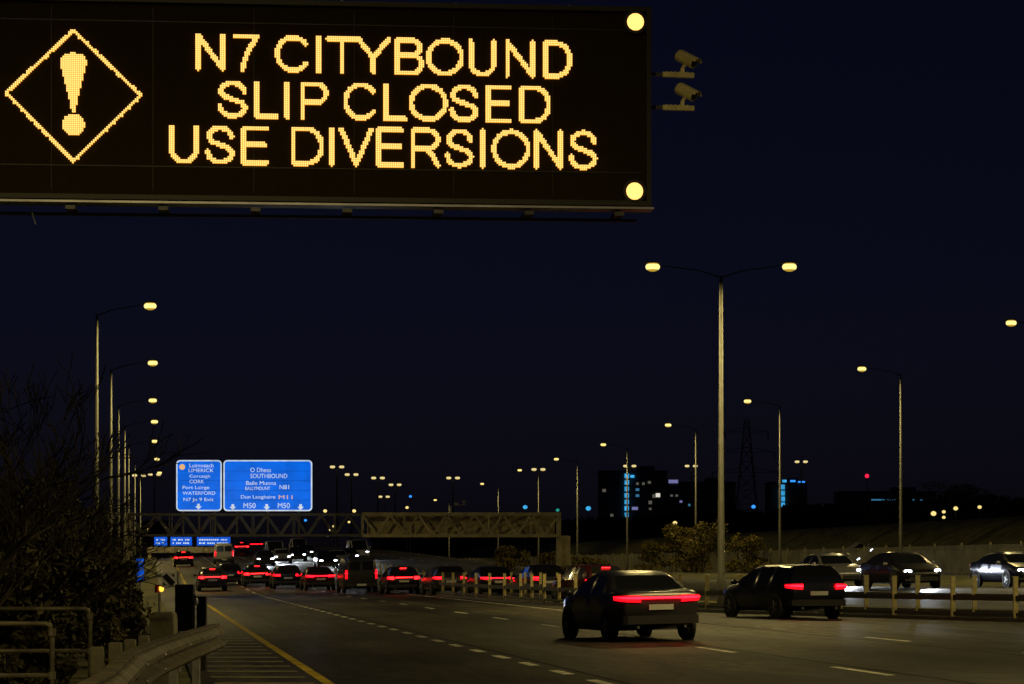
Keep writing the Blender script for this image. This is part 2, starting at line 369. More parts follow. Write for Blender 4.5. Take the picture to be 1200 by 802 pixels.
# amber LED dots: text is sampled onto a 20 mm grid
def glyph_tris(txt):
    cu = bpy.data.curves.new('t', 'FONT'); cu.body = txt; cu.size = 1; ob = bpy.data.objects.new('t', cu); C.objects.link(ob)
    dg = bpy.context.evaluated_depsgraph_get(); me = bpy.data.meshes.new_from_object(ob.evaluated_get(dg))
    me.calc_loop_triangles(); t = [[me.vertices[i].co.xy.copy() for i in lt.vertices] for lt in me.loop_triangles]
    bpy.data.objects.remove(ob); bpy.data.curves.remove(cu); bpy.data.meshes.remove(me)
    return t
def scaled_tris(txt, ua, ub, va, vb_):     # glyphs fitted to a box
    t = glyph_tris(txt); xs = [p.x for r in t for p in r]; yy = [p.y for r in t for p in r]
    x0, x1, y0, y1 = min(xs), max(xs), min(yy), max(yy)
    return [[((p.x-x0)/(x1-x0)*(ub-ua)+ua, (p.y-y0)/(y1-y0)*(vb_-va)+va) for p in r] for r in t]
def inside(t, x, y, tol=0.0):
    (ax, ay), (bx, by), (cx, cy_) = t
    d1 = (x-bx)*(ay-by)-(ax-bx)*(y-by); d2 = (x-cx)*(by-cy_)-(bx-cx)*(y-cy_); d3 = (x-ax)*(cy_-ay)-(cx-ax)*(y-ay)
    return not ((d1 < -tol or d2 < -tol or d3 < -tol) and (d1 > tol or d2 > tol or d3 > tol))
PITCH = .0195
def led_dots(cells, name, par):
    mb = MB(); h = PITCH*.46
    for i, j in cells:
        u, v = i*PITCH, j*PITCH
        vs = [L3(u+sx*h, v+sy*h, -.016) for sx, sy in ((-1, -1), (1, -1), (1, 1), (-1, 1))] + [L3(u+sx*h*.75, v+sy*h*.75, .010) for sx, sy in ((-1, -1), (1, -1), (1, 1), (-1, 1))]
        mb.add(vs, [(4, 5, 6, 7)]); mb.add(vs, [(0, 1, 5, 4), (1, 2, 6, 5), (2, 3, 7, 6), (3, 0, 4, 7)], 1)
    return mb.build(name, [M['led'], M['ledside']], par)
def cells_from_tris(tris):
    out = set()
    for t in tris:
        xs = [p[0] for p in t]; yy = [p[1] for p in t]
        for i in range(math.floor(min(xs)/PITCH)-1, math.ceil(max(xs)/PITCH)+2):
            for j in range(math.floor(min(yy)/PITCH)-1, math.ceil(max(yy)/PITCH)+2):
                if any(inside(t, (i+a)*PITCH, (j+b)*PITCH) for a, b in ((0, 0), (.34, 0), (-.34, 0), (0, .34), (0, -.34))): out.add((i, j))
    return out
def arc(cx, cy_, rx, ry, a0, a1, n=14): return [(cx+rx*math.cos(R(a0+(a1-a0)*k/n)), cy_+ry*math.sin(R(a0+(a1-a0)*k/n))) for k in range(n+1)]
GLYPH = {
 'N': [[(0, 0), (0, 1), (1, 0), (1, 1)]], '7': [[(0, 1), (1, 1), (.66, .62), (.46, .30), (.36, 0)]], 'I': [[(.5, 0), (.5, 1)]], 'T': [[(0, 1), (1, 1)], [(.5, 1), (.5, 0)]],
 'Y': [[(0, 1), (.5, .44), (1, 1)], [(.5, .44), (.5, 0)]], 'V': [[(0, 1), (.5, 0), (1, 1)]], 'L': [[(0, 1), (0, 0), (1, 0)]], 'E': [[(1, 1), (0, 1), (0, 0), (1, 0)], [(0, .52), (.92, .52)]],
 'C': [arc(.53, .5, .53, .5, 38, 322, 26)], 'O': [arc(.5, .5, .5, .5, 0, 360, 32)], 'U': [[(0, 1), (0, .36)] + arc(.5, .36, .5, .36, 180, 360) + [(1, 1)]],
 'D': [[(0, 0), (0, 1), (.45, 1)] + arc(.45, .5, .55, .5, 90, -90) + [(0, 0)]], 'P': [[(0, 0), (0, 1), (.62, 1)] + arc(.62, .73, .38, .27, 90, -90) + [(0, .46)]],
 'R': [[(0, 0), (0, 1), (.62, 1)] + arc(.62, .74, .38, .26, 90, -90) + [(0, .48)], [(.55, .48), (.78, .30), (1, 0)]],
 'B': [[(0, 0), (0, 1), (.58, 1)] + arc(.58, .765, .36, .235, 90, -90) + [(0, .53)], [(.6, .53)] + arc(.62, .265, .38, .265, 90, -90) + [(0, 0)]],
 'S': [[(.95, .73), (.87, .89), (.70, .97), (.5, 1.0), (.28, .97), (.10, .86), (.06, .72), (.16, .60), (.5, .50), (.86, .40), (.97, .26), (.90, .11), (.72, .03), (.5, 0), (.26, .03), (.08, .14), (.01, .31)]]}
def seg_dist(p, a, b):
    dx, dy = b[0]-a[0], b[1]-a[1]; q = dx*dx+dy*dy
    t = 0 if q == 0 else max(0, min(1, ((p[0]-a[0])*dx+(p[1]-a[1])*dy)/q)); return math.hypot(p[0]-a[0]-t*dx, p[1]-a[1]-t*dy)
def stroke_cells(ch, ua, ub, va, vb_, hw):
    ua, ub, va, vb_ = ua+hw, ub-hw, va+hw, vb_-hw; out = set()
    for line in GLYPH[ch]:
        pts = [(ua+x*(ub-ua), va+y*(vb_-va)) for x, y in line]
        for a_, b_ in zip(pts, pts[1:]):
            for i in range(math.floor((min(a_[0], b_[0])-hw)/PITCH), math.ceil((max(a_[0], b_[0])+hw)/PITCH)+1):
                for j in range(math.floor((min(a_[1], b_[1])-hw)/PITCH), math.ceil((max(a_[1], b_[1])+hw)/PITCH)+1):
                    if seg_dist((i*PITCH, j*PITCH), a_, b_) <= hw: out.add((i, j))
    return out
LINES = [('N7CITYBOUND', [(229, 264), (272, 304), (322, 363), (370, 377), (382, 420), (417, 458), (463, 497), (499, 544), (549, 582), (592, 627), (636, 671)], (229, 38.5, 83), (671, 48.5, 92.5)),
         ('SLIPCLOSED', [(254, 291), (298, 327), (333, 340), (352, 385), (402, 442), (449, 478), (479, 525), (526, 562), (569, 600), (609, 646)], (254, 94, 138.5), (646, 100.5, 145.5)),
         ('USEDIVERSIONS', [(198, 233), (240, 276), (283, 315), (341, 380), (385, 392), (397, 438), (441, 474), (481, 516), (521, 556), (562, 570), (576, 622), (626, 660), (666, 701)], (198, 146, 192), (701, 153, 199.5))]
for txt, spans, (xa, ta, ba), (xb, tb_, bb_) in LINES:
    cl_ = set()
    for ch, (pa, pb_) in zip(txt, spans):
        f = ((pa+pb_)/2-xa)/(xb-xa); t_, b_ = ta+(tb_-ta)*f, ba+(bb_-ba)*f; m_ = (t_+b_)/2
        cl_ |= stroke_cells(ch, sl(pa, m_)[0], sl(pb_, m_)[0], sl((pa+pb_)/2, b_)[1], sl((pa+pb_)/2, t_)[1], .0262)
    led_dots(cl_, 'message_line', sign)
cells = set()
D = [sl(*p) for p in ((86, 37), (165, 113), (86, 190), (7, 110))]
for (a, b) in zip(D, D[1:]+D[:1]):
    n = int(math.hypot(b[0]-a[0], b[1]-a[1])/PITCH*1.6)
    for k in range(n+1):
        u, v = a[0]+(b[0]-a[0])*k/n, a[1]+(b[1]-a[1])*k/n
        cells.add((round(u/PITCH), round(v/PITCH))); cells.add((round(u/PITCH), round(v/PITCH)+1))
led_dots(cells, 'warning_diamond', sign); cells = set(); dot = set()
cx_, ct = sl(86, 62); cbm = sl(86, 131)[1]; cd = sl(86, 146); wmax = sl(101, 62)[0]-cx_; rd = sl(99, 146)[0]-cd[0]
for i in range(-14, 15):
    for j in range(-60, 60):
        u, v = round(cx_/PITCH)*PITCH+i*PITCH, j*PITCH
        if cbm <= v <= ct:
            f = (v-cbm)/(ct-cbm); w = wmax*(0.13+0.87*min(1, f/.78)**1.05)
            if f > .86: w = wmax*math.sqrt(max(0, 1-((f-.86)/.14)**2)*.75+.25*(1 if f < .99 else 0))
            if abs(u-cx_) <= w: cells.add((round(u/PITCH), j))
        if (u-cd[0])**2+(v-cd[1])**2 <= rd*rd: dot.add((round(u/PITCH), j))
led_dots(cells, 'exclamation_stroke', sign); led_dots(dot, 'exclamation_dot', sign)
# its steel cantilever, standing on the verge left of the picture
mast = MB(); mu = u0-.9; gl = -SO.z+.1
mast.tube([(mu, .9, gl-.4), (mu, .9, vt+.2)], [.30, .26], 14); mast.build('mast', M['steel'], sign, smooth=True)
arm = MB()
for v in (vt-.35, vb+.35): arm.bar((mu, .68, v), (u1-.6, .68, v), .22, .22)
for k in range(6): arm.bar((mu+1.4*k, .68, vb+.35), (mu+1.4*k+.7, .68, vt-.35), .09)
arm.build('cantilever_arm', M['steel'], sign)

# ------------------------------------------------------------------ CCTV cameras on arms beside the sign
def cctv(py, label):
    u, v = sl(763, py+21); base = SO + SRX*u + Vector((0, .2, v))
    t = thing('security_camera', label, 'camera', base, SY, 'security cameras beside the message sign')
    s = 1/112.4
    MB().bar((0, 0, 0), (17*s, 0, 0), .035).build('arm', M['steel'], t)
    ab = MB(); ab.bar((15*s, 0, 0), (53*s, 0, -.006), .045, .055)
    for k in range(6): ab.box(((20+k*5)*s, 0, .001), (.012, .06, .062))
    ab.build('mounting_bar', M['camc'], t, bevel=.004)
    br = MB(); br.tube([(39*s, 0, .02), (39*s, 0, .07)], .022, 8); br.tube([(39*s, 0, .07), (43*s, 0, .12)], .018, 8); br.build('bracket', M['camc'], t)
    a = R(-33); dr = Vector((math.cos(a)*.80, -.62, math.sin(a)*.9)); dr.normalize(); c = Vector((44*s, 0, .165))
    hb = MB(); hb.tube([c-dr*.125, c-dr*.115, c+dr*.105, c+dr*.112], [.045, .062, .062, .058], 16)
    hs = hb.build('housing', M['camc'], t, smooth=False)
    sh = MB(); side = dr.cross(Vector((0, 0, 1))).normalized(); up = side.cross(dr)
    ring = lambda p, r0: [p + (side*math.cos(q) + up*math.sin(q))*r0 for q in [R(20+14*k) for k in range(11)]]
    A, B = ring(c-dr*.10, .071), ring(c+dr*.155, .071); A2, B2 = ring(c-dr*.10, .066), ring(c+dr*.155, .066); n = 11
    sh.add(A+B+A2+B2, [(i, i+1, n+i+1, n+i) for i in range(n-1)] + [(2*n+i, 3*n+i, 3*n+i+1, 2*n+i+1) for i in range(n-1)] + [(n+i, n+i+1, 3*n+i+1, 3*n+i) for i in range(n-1)] + [(i, 2*n+i, 2*n+i+1, i+1) for i in range(n-1)])
    sh.build('sunshield', M['camc'], t)
    ln = MB(); ln.tube([c+dr*.106, c+dr*.1125, c+dr*.117], [.046, .046, .036], 14); ln.build('lens', M['glass'], t)
cctv(62, 'upper of two cream security cameras on arms right of the amber message sign')
cctv(101, 'lower of two cream security cameras on arms right of the amber message sign')

# ------------------------------------------------------------------ street lamps
def lantern(par, x, z, mlens, power, big=1.0, light=True):
    hd = MB(); rings = []
    for t, w, h in ((-.34, .04, .03), (-.22, .09, .045), (0, .13, .06), (.22, .10, .05), (.30, .05, .02)):
        rings.append([(x+big*t, big*w*sx, z+big*(.10+h*sz)) for sx, sz in ((-1, 0), (-.8, .7), (0, 1), (.8, .7), (1, 0))])
    hd.loft(rings); h = hd.build('lamp_head', M['blackarm'], par, smooth=False)
    ln = MB().ball((x, 0, z-.03*big), (.25*big, .20*big, .16*big), 16, 10)
    ln.m = [0 if 3 <= (q//16) <= 6 and min(q % 8, 7-q % 8) > -1 else 1 for q in range(len(ln.f))]
    ln.build('lens', [mlens, M['lensrim']], h, smooth=True)
    if light:
        ld = bpy.data.lights.new('lantern_light', 'SPOT'); ld.energy = power; ld.color = LAMP_C; ld.spot_size = R(166); ld.spot_blend = .30; ld.shadow_soft_size = .12
        lo = bpy.data.objects.new('lantern_light', ld); C.objects.link(lo); lo.parent = par; lo.location = (x, 0, z-.25*big)
def make_lamp(label, group, sides, H, arm, mlens, power, light=True, r0=.105, big=1.0, mpole='pole', top=.03):
    t = thing('street_lamp', label, 'street lamp', (0, 0, 0), 0, group)
    ph = H-.35
    pb = MB(); pb.tube([(0, 0, -1.5), (0, 0, 1.2), (0, 0, 1.22), (0, 0, ph)], [r0*1.25, r0*1.2, r0, r0*.45], 12); pb.build('pole', M[mpole], t, smooth=True)
    for s in sides:
        ab = MB(); ab.tube([(0, 0, ph-.05), (s*arm*.3, 0, ph+.18), (s*(arm-.3), 0, H+.02)], [.026, .021, .017], 8); ab.build('arm', M['blackarm'], t)
        lantern(t, s*arm, H, mlens, power, big, light)
    return t
def set_lab(o, lab): o['label'] = lab; return o
# left row: pole behind the hedge, arm over the road
LG = 'lamp posts along the left verge'
left = make_lamp('x', LG, (1,), 12.0, 2.1, M['lens'], LAMP_W)
LP = [(101, 113, 176, 358), (129, 129, 179, 425), (157.5, 137, 179, 469), (181, 144.5, 181, 494), (209, 149, 181, 517), (243, 155, 184, 538), (280, 158.5, 187, 554)]
lab = ['tallest lamp post left of the blue sign, rising behind bare branches', 'second tallest lamp post on the left, behind the hedge', 'third lamp post in the left row, lamp third from top',
       'fourth lamp post in the left row, lamp fourth from top', 'fifth lamp post in the left row, lamp fifth from top', 'sixth lamp post in the left row, just above the blue sign top edge', 'lowest lamp of the left row, just left of the blue gantry sign']
for i, (Y, pp, lp, ly) in enumerate(LP):
    x = xat(pp, Y); ang = 0
    o = left if i == 0 else dup(left, (0, 0, 0))
    top = at(lp, ly, Y).z
    o.location = (xat(lp, Y)-2.1, Y, top-12.0); set_lab(o, lab[i])
o = dup(left, (-5.6, 8, .2), 0, 'lamp post on the left verge beside the camera')
for ch in o.children:
    if ch.type == 'LIGHT': ch.data = ch.data.copy(); ch.data.energy = LAMP_W*1.5
# right row: arms reach left over the opposite carriageway
RG = 'lamp posts along the far right verge'
right = make_lamp('x', RG, (-1,), 12.0, 2.2, M['lens'], LAMP_W)
RP = [(118, 1185, 378), (145, 1010, 432), (174, 876, 470), (203, 783, 498), (235, 707, 521), (267, 652, 538), (297, 609, 551), (346, 565, 567), (400, 510, 586)]
lab = ['lamp post at the right picture edge, lamp glowing above its embankment', 'lamp post with starry lamp left of it, in front of the red mast light', 'lamp post right of the tall twin lamp, beside the cyan lit tower',
       'lamp post just left of the tall twin lamp post', 'lamp post in front of the cyan strip on the apartment block', 'lamp post right of the grey truss gantry',
       'lamp post behind the right end of the truss gantry', 'lamp post behind the middle of the truss gantry', 'small lamp post above the left half of the truss gantry']
for i, (Y, lp, ly) in enumerate(RP):
    o = right if i == 0 else dup(right, (0, 0, 0))
    o.location = (xat(lp, Y)+2.2, Y, at(lp, ly, Y).z-12.0); set_lab(o, lab[i])
for Y in (31, 60, 89):
    dup(right, (edge_x(Y)+40.5, Y, 1.2), 0, 'lamp post on the right verge outside the picture, level with the near road')
tw = make_lamp('tall twin lamp post with two bright lamps standing in the central reserve', None, (-1, 1), 12.0, 2.35, M['lens'], LAMP_W, r0=.125)
dup(tw, (edge_x(44)+16.3, 44, .3), 0, 'added twin lamp post in the central reserve outside the right picture edge')  # extra lamp post added out of view to brighten the near road
tw.location = (xat(845, 88), 88, at(845, 312, 88).z-12.0)

# ------------------------------------------------------------------ far lights
FG = 'small lamps in the far distance'
def far_twin(i, px, py, Y, lab):
    if i == 0:
        t = make_lamp(lab, FG, (-1, 1), 16.0, .75, M['lensw'], 0, False, r0=.22, big=1.7)
    else: t = dup(far_proto, (0, 0, 0), 0, lab)
    t.location = (xat(px, Y), Y, at(px, py, Y).z-16.0); return t
FT = [(395, 547, 420, 'tallest far twin lamp just right of the blue sign'), (412, 556, 440, 'second far twin lamp right of the blue sign'), (443, 560, 440, 'far twin lamp above the left end of the truss gantry'),
      (463, 568, 470, 'far twin lamp just right of the one above the truss gantry left end'), (450, 582, 520, 'low far twin lamp touching the truss gantry top left'), (531, 560, 440, 'far twin lamp above the truss gantry middle'),
      (631, 550, 430, 'far twin lamp behind the pole at the truss gantry right end'), (738, 546, 460, 'far twin lamp shining through beside the cyan strip top'), (810, 546, 470, 'far twin lamp above the dark block right of the lit windows'),
      (939, 541, 460, 'far twin lamp right of the cyan lit tower on the right'), (163, 557, 430, 'left of two far twin lamps left of the blue sign'), (181, 556, 460, 'right of two far twin lamps left of the blue sign'), (48, 566, 420, 'far twin lamp seen through the bare tree on the left')]
for i, a in enumerate(FT):
    t = far_twin(i, *a)
    if i == 0: far_proto = t
def far_single(px, py, Y, lab, m='lensfar', H=8, big=1.5, grp=FG):
    t = thing('distant_lamp', lab, 'lamp', (xat(px, Y), Y, at(px, py, Y).z-H), 0, grp)
    MB().tube([(0, 0, -2), (0, 0, H-.1)], [.10, .06], 6).build('pole', M['steel'], t)
    MB().ball((0, 0, H), (.135*big, .135*big, .115*big), 10, 6).build('lens', M[m], t, smooth=True)
for px, py, Y, lab, big in [(381, 599, 430, 'left of two pale lamps under the blue sign right corner', 2.4), (415, 599, 430, 'right of two pale lamps under the blue sign right corner', 2.4), (477, 595, 430, 'pale lamp on the top edge of the truss gantry left half', 2.0),
        (391, 617, 520, 'upper dim lamp beside the bridge end below the blue sign', 2), (409, 612, 520, 'dim lamp left of the truss gantry beam end', 2), (387, 621, 520, 'lower dim lamp beside the bridge end below the blue sign', 2),
        (791, 613, 300, 'upper yellow lamp shining over the olive scrub', 1.9), (788, 627, 300, 'lower yellow lamp shining through the olive scrub', 1.7), (824, 642, 240, 'yellow lamp low in the scrub left of the twin lamp pole', 1.9),
        (869, 651, 240, 'yellow lamp low right of the twin lamp pole', 1.8), (849, 647, 240, 'faint yellow lamp touching the twin lamp pole', 1),
        (1094, 602, 235, 'brightest yellow lamp on the right hillside', 1.9), (1106, 600, 235, 'upper of a stacked pair of yellow lamps on the right hillside', 1.3), (1106, 606.5, 235, 'lower of a stacked pair of yellow lamps on the right hillside', 1.2),
        (1120, 596, 235, 'yellow lamp right of the stacked pair on the right hillside', 1.6), (1148, 594.5, 235, 'rightmost yellow lamp on the hillside skyline', 1.4), (1132, 616.5, 235, 'yellow lamp low among the hillside bushes', 1.3),
        (172, 620, 500, 'dim lamp above the small blue direction boards', 2), (194, 618, 520, 'faint lamp above the small blue direction boards', 1.4)]:
    far_single(px, py, Y, lab, big=big)
for px, py, Y, m, lab, big in [(615.5, 594.5, 420, 'cyan', 'cyan lamp above the right half of the truss gantry', 2.8), (653.5, 598, 420, 'green', 'teal lamp at the right end of the truss gantry', 2.2),
        (689.5, 596, 420, 'cyan', 'bright cyan lamp right of the truss gantry', 3.2), (481, 582, 430, 'blue', 'dim blue lamp high above the truss gantry', 1.8), (883, 594, 420, 'blue', 'blue lamp left of the cyan lit tower', 2.6), (358, 610, 430, 'blue', 'tiny blue lamp below the blue sign right edge', 1.8)]:
    far_single(px, py, Y, lab, m, 8, big, 'coloured lamps in the far distance')
rl = thing('warning_mast', 'slim mast with a red warning light on the right skyline', 'mast', (xat(1016, 900), 900, at(1016, 558, 900).z-40))
mm = MB(); mm.tube([(0, 0, -3), (0, 0, 39.6)], [.3, .15], 6); mm.build('pole', M['steel'], rl); MB().ball((0, 0, 40), .75, 10, 6).build('lamp', M['redlit'], rl, smooth=True)

# ------------------------------------------------------------------ truss gantry with the blue direction signs
GY = 150.0
g = thing('sign_gantry', 'long grey truss gantry spanning the motorway on steel legs', 'gantry', (0, GY, 0))
xl, xm_, xr = xat(152, GY), xat(425, GY), xat(655, GY); zt, zb = at(0, 601, GY).z, at(0, 630, GY).z
def span(x0_, x1_, z0_, z1_, n, th, name, m):
    tr = MB(); st = (x1_-x0_)/n
    for y in (-.55, .55):
        for z in (z1_-.09, z0_+.10): tr.bar((x0_, y, z), (x1_, y, z), th, th*1.1)
    for k in range(n):
        a, b = (z0_+.12, z1_-.12) if k % 2 else (z1_-.12, z0_+.12)
        for y in (-.55, .55): tr.bar((x0_+k*st, y, a), (x0_+(k+1)*st, y, b), th*.6, th*.7)
        if k % 3 == 0:
            for y in (-.55, .55): tr.bar((x0_+k*st, y, z0_+.12), (x0_+k*st, y, z1_-.12), th*.6)
        for z in (z1_-.09, z0_+.10): tr.bar((x0_+k*st, -.5, z), (x0_+k*st, .5, z), .07)
    tr.build(name, m, g)
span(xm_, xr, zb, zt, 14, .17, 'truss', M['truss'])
span(xl, xm_-.02, zb+.02, zt-.02, 17, .12, 'shaded_truss', M['steel'])  # unlit left half: its shade is put into a darker steel
bp = MB(); bp.box(((xm_+xr)/2, .30, (zt+zb)/2), (xr-xm_-.5, .04, zt-zb-.35)); bp.build('walkway_panel', M['panel'], g)
for x in (xr-.02, xl):
    lg = MB(); zz = gz(x, GY)-.4
    lg.bar((x, -.3, zz), (x, -.3, zt), .28, .30); lg.bar((x, .45, zz), (x, .45, zt), .22, .22); lg.build('leg', M['truss'], g)
cbx = thing('equipment_cabinet', 'pale metal equipment cabinet fixed beside the right leg of the truss gantry', 'cabinet', (xat(662, GY), GY+.1, 0))
a, b = at(655, 628, GY), at(668.5, 663, GY)
MB().box((0, 0, (a.z+b.z)/2), (.62, .5, a.z-b.z)).build('cabinet_body', M['truss'], cbx, bevel=.03)
zg = gz(xat(662, GY), GY)
cl = MB()
for s in (-.2, .2): cl.bar((s, 0, zg-.3), (s, 0, b.z), .08)
cl.build('leg', M['steel'], cbx); MB().box((0, -.262, (a.z+b.z)/2), (.5, .012, a.z-b.z-.2)).build('door', M['panel'], cbx)
tb = MB(); v = (xat(548, GY), 0, 0)
ant = thing('traffic_sensor', 'small grey twin sensor heads on a stub above the truss gantry', 'sensor', (xat(528, GY), GY-.5, zt))
MB().tube([(0, 0, 0), (0, 0, .35)], .05, 8).build('stub', M['truss'], ant)
sb = MB(); sb.bar((0, 0, .33), (.9, 0, .5), .04); sb.box((.35, -.05, .5), (.26, .2, .16)); sb.box((.8, -.05, .62), (.2, .2, .16)); sb.build('sensor_head', M['galv'], ant)

def rrect(u0, v0, u1, v1, r, n=4):
    pts = []
    for cx, cy_, a0 in ((u1-r, v1-r, 0), (u0+r, v1-r, 90), (u0+r, v0+r, 180), (u1-r, v0+r, 270)):
        for k in range(n+1): a = R(a0+90*k/n); pts.append((cx+r*math.cos(a), cy_+r*math.sin(a)))
    return pts
def flat_text(par, items, Yp, y, m, name='legend'):
    mb = MB()
    for txt, (xa, ya, xb, yb) in items:
        for t in scaled_tris(txt, xat(xa, Yp), xat(xb, Yp), at(0, yb, Yp).z, at(0, ya, Yp).z):
            if abs((t[1][0]-t[0][0])*(t[2][1]-t[0][1])-(t[2][0]-t[0][0])*(t[1][1]-t[0][1])) > 1e-9: mb.add([(p[0], y, p[1]) for p in t], [(0, 1, 2)])
    return mb.build(name, m, par, recalc=False)
def arrows(par, pts, Yp, y, m, s=.17):
    for px, py in pts:
        mb = MB(); c = at(px, py, Yp); x, z = c.x, c.z
        mb.prism([(x-s*.45, z+s*.9), (x+s*.45, z+s*.9), (x+s*.45, z), (x+s*1.1, z), (x, z-s*1.1), (x-s*1.1, z), (x-s*.45, z)], y, y+.02, lambda u, v, w: (u, w, v)); mb.build('arrow', m, par)
def blue_sign(x0, x1, label, items, arr, patch=None, disc=None):
    s = thing('direction_sign', label, 'road sign', (0, GY-.75, 0), 0, 'blue direction signs on the truss gantry')
    a, b = at(x0, 540, GY), at(x1, 599.5, GY)
    MB().prism(rrect(a.x, b.z, b.x, a.z, .22), 0, .07, lambda u, v, w: (u, w, v)).build('border', M['signwhite'], s)
    q = .075; MB().prism(rrect(a.x+q, b.z+q, b.x-q, a.z-q, .16), -.012, -.002, lambda u, v, w: (u, w, v)).build('sign_face', M['signblue'], s)
    for k in range(1, 5):
        z = b.z+q+(a.z-b.z-2*q)*k/5; MB().box(((a.x+b.x)/2, -.0135, z), (b.x-a.x-2*q-.02, .002, .014)).build('panel_seam', M['seamblue'], s)
    flat_text(s, items, GY, -.02, M['signwhite']); arrows(s, arr, GY, -.035, M['signwhite'])
    if patch: flat_text(s, patch, GY, -.022, M['signpatch'], 'route_number')
    if disc:
        c = at(*disc, GY); MB().tube([(c.x, -.03, c.z), (c.x, -.016, c.z)], .17, 16).build('junction_disc', M['signpatch'], s)
    sp = MB()
    for k in range(3):
        x = a.x + (b.x-a.x)*(.15+.35*k); sp.bar((x, .14, zb), (x, .14, a.z-.3), .10)
    sp.build('support', M['steel'], s)
blue_sign(208.5, 261.5, 'narrower left blue direction sign with one down arrow above the gantry',
          [('Luimneach', (224, 544, 252, 548.5)), ('LIMERICK', (223, 550, 252, 554)), ('Corcaigh', (224, 557, 248, 561.5)), ('CORK', (224, 563, 241, 567)),
           ('Port Lairge', (216, 570, 247, 575)), ('WATERFORD', (216, 576.5, 254, 580.5)), ('N7 Jn 9 Exit', (217, 584, 252, 589))], [(234.5, 594)], disc=(215.5, 548))
blue_sign(263.5, 367, 'wider right blue direction sign with three down arrows above the gantry',
          [('O Dheas', (295, 549, 319, 554)), ('SOUTHBOUND', (295, 556, 338, 561)), ('Baile Munna', (290, 564.5, 325, 569)), ('BALLYMOUNT', (289, 571, 318, 575)), ('N81', (329, 569, 340, 574)), ('Dun Laoghaire', (284, 581, 324, 586)),
           ('M50', (287, 590, 301, 596)), ('M50', (327, 590, 341, 596))], [(274.5, 594.5), (314, 594.5), (353.5, 594.5)], patch=[('M11', (328, 581, 344, 585.5))])

# ------------------------------------------------------------------ overbridge, small direction boards, left roadside signs
BY = 330.0
br = thing('road_bridge', 'beige concrete overbridge crossing the motorway in the distance, under the blue sign', 'bridge', (0, BY, 0))
a, b = at(120, 641, BY), at(425, 651, BY)
MB().box(((a.x+b.x)/2, 4, (a.z+b.z)/2), (b.x-a.x, 8, a.z-b.z)).build('deck', M['concw'], br)
pr = MB(); pr.box(((a.x+b.x)/2, .1, a.z+.45), (b.x-a.x, .2, .06)); pr.box(((a.x+b.x)/2, .1, a.z+.95), (b.x-a.x, .08, .08))
for k in range(24): pr.box((a.x+(b.x-a.x)*(k+.5)/24, .1, a.z+.49), (.10, .12, 1.0))
pr.build('parapet', M['truss'], br)
for x0, x1 in ((178, 206), (404, 421)):
    p, q = at(x0, 652, BY), at(x1, 652, BY); zz = gz((p.x+q.x)/2, BY)-1
    MB().box(((p.x+q.x)/2, 4, (b.z+zz)/2), (q.x-p.x, 7, b.z-zz-.02)).build('abutment', M['concw'], br)
HY = 290.0
hb = thing('board_gantry', 'yellowish beam carrying three small blue boards over the slip road below the big sign', 'gantry', (0, HY, 0))
a, b = at(172, 641, HY), at(272, 648, HY)
MB().box(((a.x+b.x)/2, .2, (a.z+b.z)/2), (b.x-a.x, .5, a.z-b.z)).build('beam', M['concw'], hb, bevel=.02)
for k in range(9): MB().box((a.x+.4+k*1.05, -.062, (a.z+b.z)/2), (.5, .02, .3)).build('beam_panel', M['panel'], hb)
for px in (175, 270):
    x = xat(px, HY); MB().bar((x, .25, gz(x, HY)-.5), (x, .25, b.z), .35).build('leg', M['truss'], hb)
for x0, x1, lab_ in ((181, 196, 'leftmost and shortest of three small blue boards on the far beam'), (200, 225, 'middle one of three small blue boards on the far beam'), (231, 270, 'rightmost and longest of three small blue boards on the far beam')):
    s = thing('direction_board', lab_, 'road sign', (0, HY-.1, 0), 0, 'small blue boards on the far beam')
    p, q = at(x0, 629.5, HY), at(x1, 639.5, HY)
    MB().box(((p.x+q.x)/2, 0, (p.z+q.z)/2), (q.x-p.x, .08, p.z-q.z)).build('sign_face', M['signdim'], s)
    mb = MB(); rnd = random.Random(x0)
    nrow = 2
    for r_ in range(nrow):
        x = p.x+.25
        while x < q.x-.3:
            w = rnd.uniform(.08, .22); mb.box((x+w/2, -.046, p.z-.32-.38*r_), (w, .008, .15)); x += w+.07+(.2 if rnd.random() < .2 else 0)
    mb.build('legend', M['signwhite'], s)
    bb = MB()
    for fx in (.2, .8): bb.bar((p.x+(q.x-p.x)*fx, .06, b.z), (p.x+(q.x-p.x)*fx, .06, p.z-.05), .08)
    bb.build('bracket', M['steel'], s)
# countdown marker, end of restriction sign, beacon
Yc = 100
s = thing('countdown_marker', 'tall narrow blue marker with pale diagonal bars beside the hedge', 'road sign', (xat(164, Yc), Yc, 0))
p, q = at(160, 655, Yc), at(168.5, 682, Yc)
MB().box((0, 0, (p.z+q.z)/2), (q.x-p.x, .03, p.z-q.z)).build('sign_face', M['signdim'], s)
mb = MB()
for k in range(3):
    z = q.z+.16+.27*k; mb.add([(-.11, -.018, z-.05), (.11, -.018, z+.06), (.11, -.018, z+.14), (-.11, -.018, z+.03)], [(0, 1, 2, 3)])
mb.build('diagonal_bars', M['white'], s); zz = gz(xat(164, Yc), Yc)
MB().tube([(0, .05, zz-.3), (0, .05, p.z)], .035, 8).build('post', M['galv'], s)
Yd = 60
s = thing('road_sign', 'small white sign with round black diagonal stripe emblem on a post', 'road sign', (xat(198, Yd), Yd, 0))
p, q = at(189.5, 670.5, Yd), at(207, 688.5, Yd); cz = (p.z+q.z)/2
MB().prism(rrect(-.175, cz-.18, .175, cz+.18, .03), 0, .02, lambda u, v, w: (u, w, v)).build('sign_face', M['white'], s)
